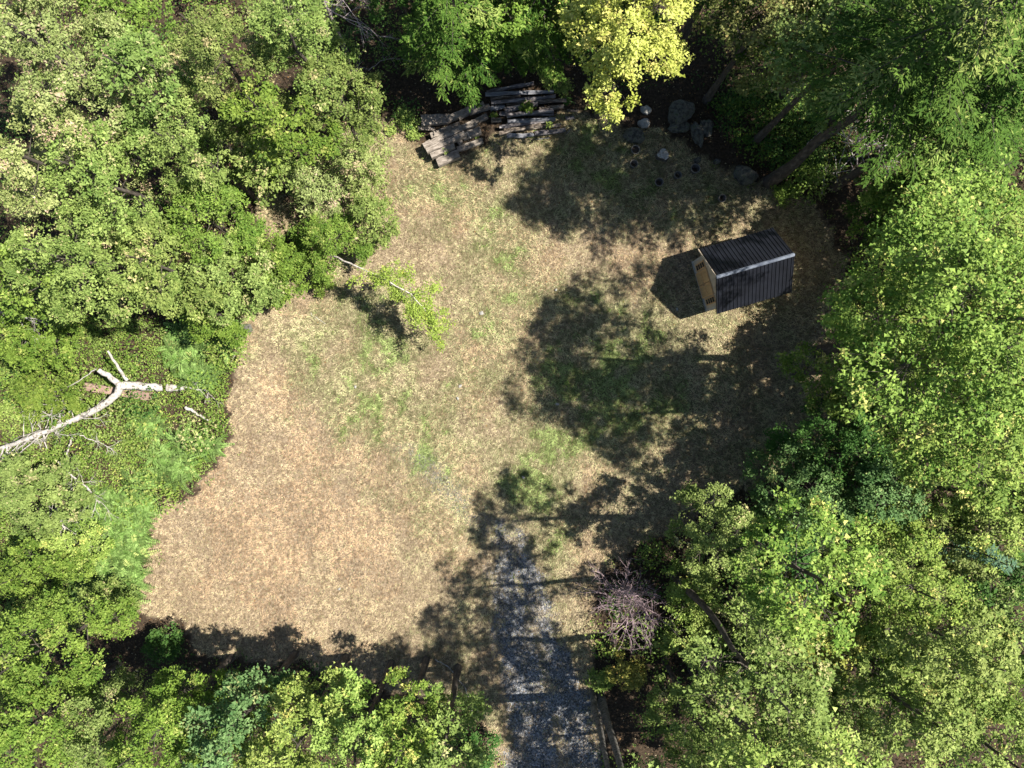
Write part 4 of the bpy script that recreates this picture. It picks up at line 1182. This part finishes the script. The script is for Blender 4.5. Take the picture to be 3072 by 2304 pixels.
def bare_shrub(name, label, px, py, R, hh, n, seed, mat='deadgrey', depth=3):
    rng = np.random.default_rng(seed)
    base = V(px, py, 0)
    t = thing(name, label, 'shrub', base)
    mb = MB()
    for i in range(5):
        a = i*1.26+rng.normal(0, .3)
        mb.tube([[0, 0, -.05], [math.cos(a)*.12, math.sin(a)*.12, hh*.2], [math.cos(a)*.3, math.sin(a)*.3, hh*.42]], [.04, .034, .02], 5)
    obj('stem', mb.mesh('stem', M[mat], smooth=True), t)
    mb = MB()
    for i in range(n):
        a = i*2.39996
        a += rng.normal(0, .35); ro = rng.uniform(.05, .5)
        st = np.array([math.cos(a+1)*ro, math.sin(a+1)*ro, hh*rng.uniform(.12, .5)])
        el = rng.uniform(.1, 1.35)
        d = np.array([math.cos(a)*math.cos(el), math.sin(a)*math.cos(el), math.sin(el)*hh/R])
        twigs(mb, st, unit(d), R*rng.uniform(.28, .62), .022, depth, rng, 0.05, .62, 3, .2, 4)
    obj('twigs', mb.mesh('twigs', M[mat]), t)
bare_shrub('bare_shrub', 'bare leafless shrub of tangled purplish grey twigs beside the driveway', 1872, 1770, 2.8, 3.0, 36, 81, 'pinktwig')
bare_shrub('bare_shrub', 'grey leafless shrub among olive crowns in the lower right woods', 2165, 2090, 1.3, 4.5, 16, 82)
bare_shrub('bare_shrub', 'leafless twigs poking through the lower right woods by the dark shrub', 2200, 1800, 1.3, 4.6, 14, 83)

def brush():
    rng = np.random.default_rng(91)
    c = V(2590, 450, 0)
    t = thing('brush_heap', 'heap of bare fallen branches in the shade of the hemlocks', 'brush heap', c)
    for i in range(46):
        p = np.array([rng.normal(0, 1.0), rng.normal(0, .9), rng.uniform(.3, 1.5)])
        a = rng.choice([rng.normal(0.1, .3), rng.normal(1.5, .4)])
        d = np.array([math.cos(a), math.sin(a), rng.normal(0, .12)])
        mb = MB(); twigs(mb, p-d*.8, d, rng.uniform(1.0, 2.0), rng.uniform(.015, .035), 1, rng, -.05, .4, 2, .05, 5)
        obj('branch', mb.mesh('branch', M['dead' if i % 3 else 'deadgrey']), t)
brush()

# bent birch leaning out over the clearing
def bent_birch():
    rng = np.random.default_rng(95)
    k = H/F
    def G(px, py, z): return np.array([(px-CX)*k, (CY-py)*k, z])
    base = G(900, 745, 0); base[2] = float(gz(base[0], base[1]))
    t = thing('bent_birch', 'thin white birch bent over the clearing with a yellow-green hanging crown', 'tree', base)
    path = [G(900, 745, -.1), G(960, 765, 1.4), G(1040, 795, 2.5), G(1106, 827, 3.1), G(1190, 868, 3.5), G(1262, 910, 3.5), G(1300, 950, 3.1), G(1312, 990, 2.5)]
    path = [p-np.array([base[0], base[1], 0]) for p in path]
    mb = MB(); path_tube(mb, path, .055, .012, 7, 26, .02, rng)
    obj('trunk', mb.mesh('trunk', M['birch'], smooth=True), t)
    mb = MB(); A, B = [], []
    P = np.array(path)
    for i in range(46):
        f = rng.uniform(3.4, 7)
        ii = min(6, int(f)); b0 = P[ii]+(P[ii+1]-P[ii])*(f-ii)
        dd = unit(P[ii+1]-P[ii])
        d = unit(dd*.6+rng.normal(0, .7, 3)*np.array([1, 1, .5])+np.array([.15, -.1, -.15]))
        l = rng.uniform(.5, 1.5)
        p = poly_branch(b0, d, l, 4, rng, up=-.35, wob=.1)
        mb.tube(p, np.linspace(.012, .004, 5), 3, cap=False)
        for j in range(5):
            q = p[rng.integers(1, 5)]
            e = q+unit(d+rng.normal(0, .8, 3)*np.array([1, 1, .5]))*rng.uniform(.15, .45)
            A.append(q); B.append(e)
    obj('branches', mb.mesh('branches', M['twig']), t)
    A, B = np.array(A), np.array(B)
    n = 7000
    pk = rng.integers(0, len(A), n)
    pos = A[pk]+(B-A)[pk]*rng.random(n)[:, None]+rng.normal(0, .09, (n, 3))
    v, q = leaf_arrays(pos, rng.normal(0, 1, (n, 3))*np.array([1, 1, .4]), np.array([0, 0, 1.])+rng.normal(0, .5, (n, 3)), rng.uniform(.06, .10, n), rng.uniform(.045, .075, n))
    col = leaf_colors('lime', rng, pk, n)*np.array([1.05, 1.05, .8])
    obj('crown', mesh_np('crown', v, [q], M['leaf'], tint=col), t)
bent_birch()

# ------------------------------------------------------------------ ground plants
def leaf_clumps(name, label, cat, pts, rad, hgt, per, pals, seed, L0=0.09, kind='stuff'):
    """many small leafy plants as one mass: pts (n,2)"""
    rng = np.random.default_rng(seed)
    n = len(pts)
    R = rng.uniform(rad[0], rad[1], n); Hh = rng.uniform(hgt[0], hgt[1], n)
    cnt = np.maximum(4, (per*R*R/(rad[1]**2)*rng.uniform(.7, 1.3, n)).astype(int))
    idx = np.repeat(np.arange(n), cnt)
    N_ = len(idx)
    a = rng.uniform(0, 6.28, N_); rr = np.sqrt(rng.random(N_))
    x = pts[idx, 0]+np.cos(a)*rr*R[idx]; y = pts[idx, 1]+np.sin(a)*rr*R[idx]
    z = gz(x, y)+Hh[idx]*(np.sqrt(np.maximum(0, 1-rr*rr*.8)))*rng.uniform(.45, 1.05, N_)+.02
    out = np.stack([np.cos(a), np.sin(a), np.full(N_, -.2)], -1)
    axis = out*.6+rng.normal(0, .5, (N_, 3))*np.array([1, 1, .4])
    nor = np.array([0, 0, 1.])+rng.normal(0, .4, (N_, 3))+out*.25
    sc = L0*rng.uniform(.6, 1.35, N_)
    v, q = leaf_arrays(np.stack([x, y, z], -1), axis, nor, sc, sc*.68)
    col = np.zeros((N_, 3))
    which = rng.integers(0, len(pals), n)[idx]
    for k, p in enumerate(pals):
        mk = which == k
        if mk.any(): col[mk] = leaf_colors(p, rng, idx[mk], mk.sum())
    o = obj(name, mesh_np(name, v, [q], M['leaf'], tint=col))
    LEAFN[0] += N_
    return tag(o, label, cat, kind=kind)

def pts_in(poly, n, seed, dens=None):
    rng = np.random.default_rng(seed)
    p = np.array(poly)
    x = rng.uniform(p[:, 0].min(), p[:, 0].max(), n*3); y = rng.uniform(p[:, 1].min(), p[:, 1].max(), n*3)
    k = inpoly(x, y, poly)
    x, y = x[k], y[k]
    if dens is not None:
        m = rng.random(len(x)) < dens(x, y); x, y = x[m], y[m]
    x, y = x[:n], y[:n]
    w = np.stack(W(x, y), -1)
    return w
WEEDS = [(-60, 960), (420, 960), (560, 1000), (700, 960), (705, 1080), (670, 1180), (680, 1310), (590, 1460), (470, 1500), (440, 1640), (390, 1800), (300, 1880), (-60, 1900)]
leaf_clumps('undergrowth', 'bright green leafy weeds around the fallen white tree', 'undergrowth', pts_in(WEEDS, 2600, 1, lambda x, y: np.where(fbm(x/70, y/70, 51) > .30, 1, .25)), (.18, .42), (.08, .55), 46, ['green', 'green', 'lime', 'olive'], 61)
def not_lawn(x, y):
    wx, wy = W(x, y)
    lw, rd, g = zones(wx, wy)
    pile = inpoly(x, y, [(1230, 300), (1380, 240), (1500, 215), (1760, 215), (1760, 480), (1440, 500), (1230, 520)]) | inpoly(x, y, [(1860, 290), (2150, 290), (2300, 500), (2250, 580), (1860, 480)])
    return (lw < .5)*(~pile)*(fbm(x/110, y/110, 52) > .40)*1.0
OPEN = [(1000, 100), (1760, 120), (1760, 420), (2050, 430), (2300, 600), (2300, 440), (2150, 300), (1760, 300), (1500, 40), (1000, 40)]
FR = [(-250, -250), (3350, -250), (3350, 2550), (-250, 2550)]
leaf_clumps('undergrowth', 'scattered low plants on the shaded forest floor', 'undergrowth', pts_in(FR, 1700, 2, not_lawn), (.2, .5), (.12, .7), 36, ['deep', 'deep', 'green', 'olive'], 62, .10)
leaf_clumps('understory', 'leafy saplings and brambles filling the forest floor under the crowns', 'understory', pts_in([(-450, -450), (3500, -450), (3500, 2750), (-450, 2750)], 1150, 12, lambda x, y: not_lawn(x, y)*((x-2600)**2+(y-450)**2 > 150**2)*(fbm(x/60, y/60, 54) > .42)*(~inpoly(x, y, OPEN))), (.5, 1.0), (.6, 2.6), 190, ['green', 'deep', 'olive', 'green'], 65, .12)
SH = [(2130, 290), (2330, 230), (2520, 260), (2560, 520), (2420, 560), (2260, 470), (2180, 420)]
leaf_clumps('undergrowth', 'dark leafy ground plants between the boulders and the hemlocks', 'undergrowth', pts_in(SH, 420, 3), (.25, .5), (.2, .8), 44, ['deep', 'green'], 63, .11)
EDGE = [(1040, 330), (1120, 330), (1160, 430), (1180, 640), (1120, 760), (1010, 800), (900, 830), (700, 950), (640, 900), (850, 720), (900, 560), (1000, 420)]
leaf_clumps('undergrowth', 'pale weeds between the upper left woods and the lawn', 'undergrowth', pts_in(EDGE, 420, 4, lambda x, y: np.where(((x-830)**2+(y-650)**2 < 75**2), 0, np.where(fbm(x/50, y/50, 53) > .45, 1, .05))), (.12, .32), (.1, .5), 26, ['pale', 'olive', 'green', 'lime'], 64, .08)

def plant(px, py, r, h, pal, label, n=160, seed=0, name='leafy_plant', L0=.1, z=0):
    x, y = W(px, py, z+h*.5)
    rng = np.random.default_rng(800+seed)
    t = thing(name, label, 'plant', (x, y, float(gz(x, y))+z), 0)
    mb = MB(); A, B = [], []
    for i in range(14):
        a = i*2.4; d = unit(np.array([math.cos(a)*rng.uniform(.2, .9), math.sin(a)*rng.uniform(.2, .9), 1.0]))
        p = poly_branch(np.zeros(3), d, max(r, h)*rng.uniform(.7, 1.1), 4, rng, up=-.5, wob=.1)
        p[:, 2] = np.maximum(p[:, 2], .02)
        mb.tube(p, np.linspace(.008, .003, 5), 3, cap=False)
        A.append(p[1]); B.append(p[4])
    A, B = np.array(A), np.array(B)
    pk = rng.integers(0, 14, n)
    pos = A[pk]+(B-A)[pk]*rng.random(n)[:, None]+rng.normal(0, r*.16, (n, 3))*np.array([1, 1, .5])
    pos[:, 2] = np.maximum(pos[:, 2], .03)
    v, q = leaf_arrays(pos, rng.normal(0, 1, (n, 3))*np.array([1, 1, .3]), np.array([0, 0, 1.])+rng.normal(0, .4, (n, 3)), L0*rng.uniform(.6, 1.3, n), L0*.7*rng.uniform(.6, 1.3, n))
    obj('stem', mb.mesh('stem', M['twig']), t)
    obj('leaves', mesh_np('leaves', v, [q], M['leaf'], tint=leaf_colors(pal, rng, pk, n)), t)
plant(1580, 322, .40, .45, 'green', 'green weed growing through the middle of the log pile', 330, 1, z=.35)
plant(1690, 262, .50, .6, 'lime', 'bright weed at the back right of the log pile', 420, 2)
plant(1640, 232, .42, .5, 'lime', 'bright weed on the back end of the log pile', 260, 3, z=.2)
plant(1648, 375, .18, .2, 'lime', 'small yellow weed on the front logs', 90, 4, z=.4)
plant(1700, 300, .3, .4, 'deep', 'dark green weed right of the log ends', 160, 5)
plant(1215, 352, .62, .8, 'lime', 'bright yellow-green bushy plant left of the timber pile', 900, 6)
plant(1240, 405, .42, .4, 'lime', 'light green plant in front of the timber pile, left corner', 420, 7)
plant(1170, 390, .40, .4, 'lime', 'light green plant beside the bare soil left of the timber pile', 300, 8)
plant(1430, 410, .14, .15, 'lime', 'tiny green weed between the timber pile and the log pile', 50, 9)
plant(1335, 455, .16, .2, 'olive', 'small weed growing on the pale front timbers', 60, 10, z=.45)
plant(2352, 578, .62, .9, 'green', 'bright green bush in the shade below the bare hemlock trunk', 1000, 11)
plant(1482, 345, .16, .2, 'green', 'small dark weed in the gap of the log pile', 70, 12, z=.2)
plant(2420, 1360, .5, .7, 'green', 'glossy green plant under the lower edge of the big maples', 500, 13)
plant(1700, 1150, .18, .1, 'lime', 'small yellowish weed in the shaded grass', 70, 14, L0=.07)

def weeds_in_lawn(x, y):
    wx, wy = W(x, y)
    lw, rd, g = zones(wx, wy)
    return (lw > .5)*np.clip(g*1.3-.35, 0, 1)*(fbm(x/22, y/22, 55) > .5)
leaf_clumps('lawn_weeds', 'small broad-leaved weeds growing in the green parts of the lawn', 'weeds', pts_in(LAWN, 1500, 21, weeds_in_lawn), (.06, .2), (.02, .07), 14, ['olive', 'olive', 'pale', 'green'], 71, .055)
def lawn_edge(x, y):
    ins = inpoly(x, y, LAWN)
    near = np.zeros(x.shape, bool)
    for a in range(8):
        c, s_ = math.cos(a*.785), math.sin(a*.785)
        near |= inpoly(x+c*55, y+s_*55, LAWN) != ins
    near2 = np.zeros(x.shape, bool)
    for a in range(8):
        c, s_ = math.cos(a*.785), math.sin(a*.785)
        near2 |= inpoly(x+c*24, y+s_*24, LAWN) != ins
    drive = inpoly(x, y, [(1440, 2050), (1850, 2050), (1850, 2700), (1440, 2700)])
    return np.where(drive, 0, near*.25+near2*.6)*(fbm(x/28, y/28, 56) > .46)
leaf_clumps('edge_weeds', 'seedlings and tall weeds straggling along the edge of the lawn', 'weeds', pts_in(FR, 1500, 22, lawn_edge), (.07, .26), (.05, .35), 22, ['green', 'olive', 'lime', 'pale'], 72, .075)

# ferns
def fern_bed():
    rng = np.random.default_rng(66)
    P1 = pts_in([(215, 1480), (462, 1500), (445, 1640), (405, 1800), (330, 1860), (250, 1780), (215, 1640)], 210, 5)
    P2 = pts_in([(500, 990), (700, 970), (700, 1130), (560, 1150)], 80, 6, lambda x, y: (fbm(x/60, y/60, 57) > .5)*.8)
    P3 = pts_in([(420, 1250), (660, 1330), (560, 1460), (400, 1480)], 50, 7, lambda x, y: (fbm(x/60, y/60, 58) > .52)*.8)
    pts = np.concatenate([P1, P2, P3])
    pos, axis, nor, LL, WW, gid = [], [], [], [], [], []
    g = 0
    for x, y in pts:
        nf = rng.integers(5, 8)
        a0 = rng.uniform(0, 6.28)
        for k in range(nf):
            a = a0+k*6.28/nf+rng.normal(0, .2)
            ln = rng.uniform(.5, .95)
            s = np.linspace(.12, 1, 11)
            hz = .42*np.sin(np.pi*(s*.75+.12))*rng.uniform(.7, 1.2)
            c, sn = math.cos(a), math.sin(a)
            for si, zz in zip(s, hz):
                for sd in (-1, 1):
                    pos.append((x+c*si*ln, y+sn*si*ln, zz+.05)); axis.append((c*.45-sn*sd, sn*.45+c*sd, -.15))
                    nor.append((rng.normal(0, .15), rng.normal(0, .15), 1)); LL.append(ln*.24*(1.12-si)**.7+.02); WW.append(.075); gid.append(g)
            g += 1
    pos = np.array(pos); pos[:, 2] += gz(pos[:, 0], pos[:, 1])
    v, q = leaf_arrays(pos, np.array(axis), np.array(nor), np.array(LL), np.array(WW), .1)
    gid = np.array(gid)
    col = leaf_colors('lime', rng, gid, len(gid))*np.array([.74, .88, 1.0])*rng.uniform(.38, 1.25, int(gid.max())+1)[gid][:, None]
    o = obj('ferns', mesh_np('ferns', v, [q], M['leaf'], tint=col))
    tag(o, 'dense bed of lime green fern fronds at the left clearing edge', 'ferns', kind='stuff')
fern_bed()

# fallen leaves on lawn and forest floor
def litter():
    rng = np.random.default_rng(68)
    x, y = scatter(52000, -27, 27, -20, 20, rng)
    lw, rd, g = zones(x, y)
    keep = rng.random(len(x)) < np.where(lw > .5, np.where(x > 0, .30, .06), .75)
    x, y, lw = x[keep], y[keep], lw[keep]
    n = len(x)
    ax_ = np.stack([rng.normal(0, 1, n), rng.normal(0, 1, n), rng.normal(0, .2, n)], -1)
    sc = rng.uniform(.04, .10, n)
    v, q = leaf_arrays(np.stack([x, y, gz(x, y)+.03], -1), ax_, np.array([0, 0, 1.])+rng.normal(0, .35, (n, 3)), sc, sc*.7)
    pal = np.array([(.20, .13, .065), (.15, .085, .04), (.30, .235, .13), (.26, .14, .05), (.36, .31, .2)])
    col = pal[rng.integers(0, 5, n)]*rng.uniform(.6, 1.1, n)[:, None]
    o = obj('leaf_litter', mesh_np('leaf_litter', v, [q], M['leaf'], tint=col))
    tag(o, 'fallen brown and tan leaves over the shaded ground', 'leaf litter', kind='stuff')
litter()
print('leaves', LEAFN[0], 'tris', sum(sum(len(p.vertices)-2 for p in o.data.polygons) for o in bpy.data.objects if o.type == 'MESH') if False else '')
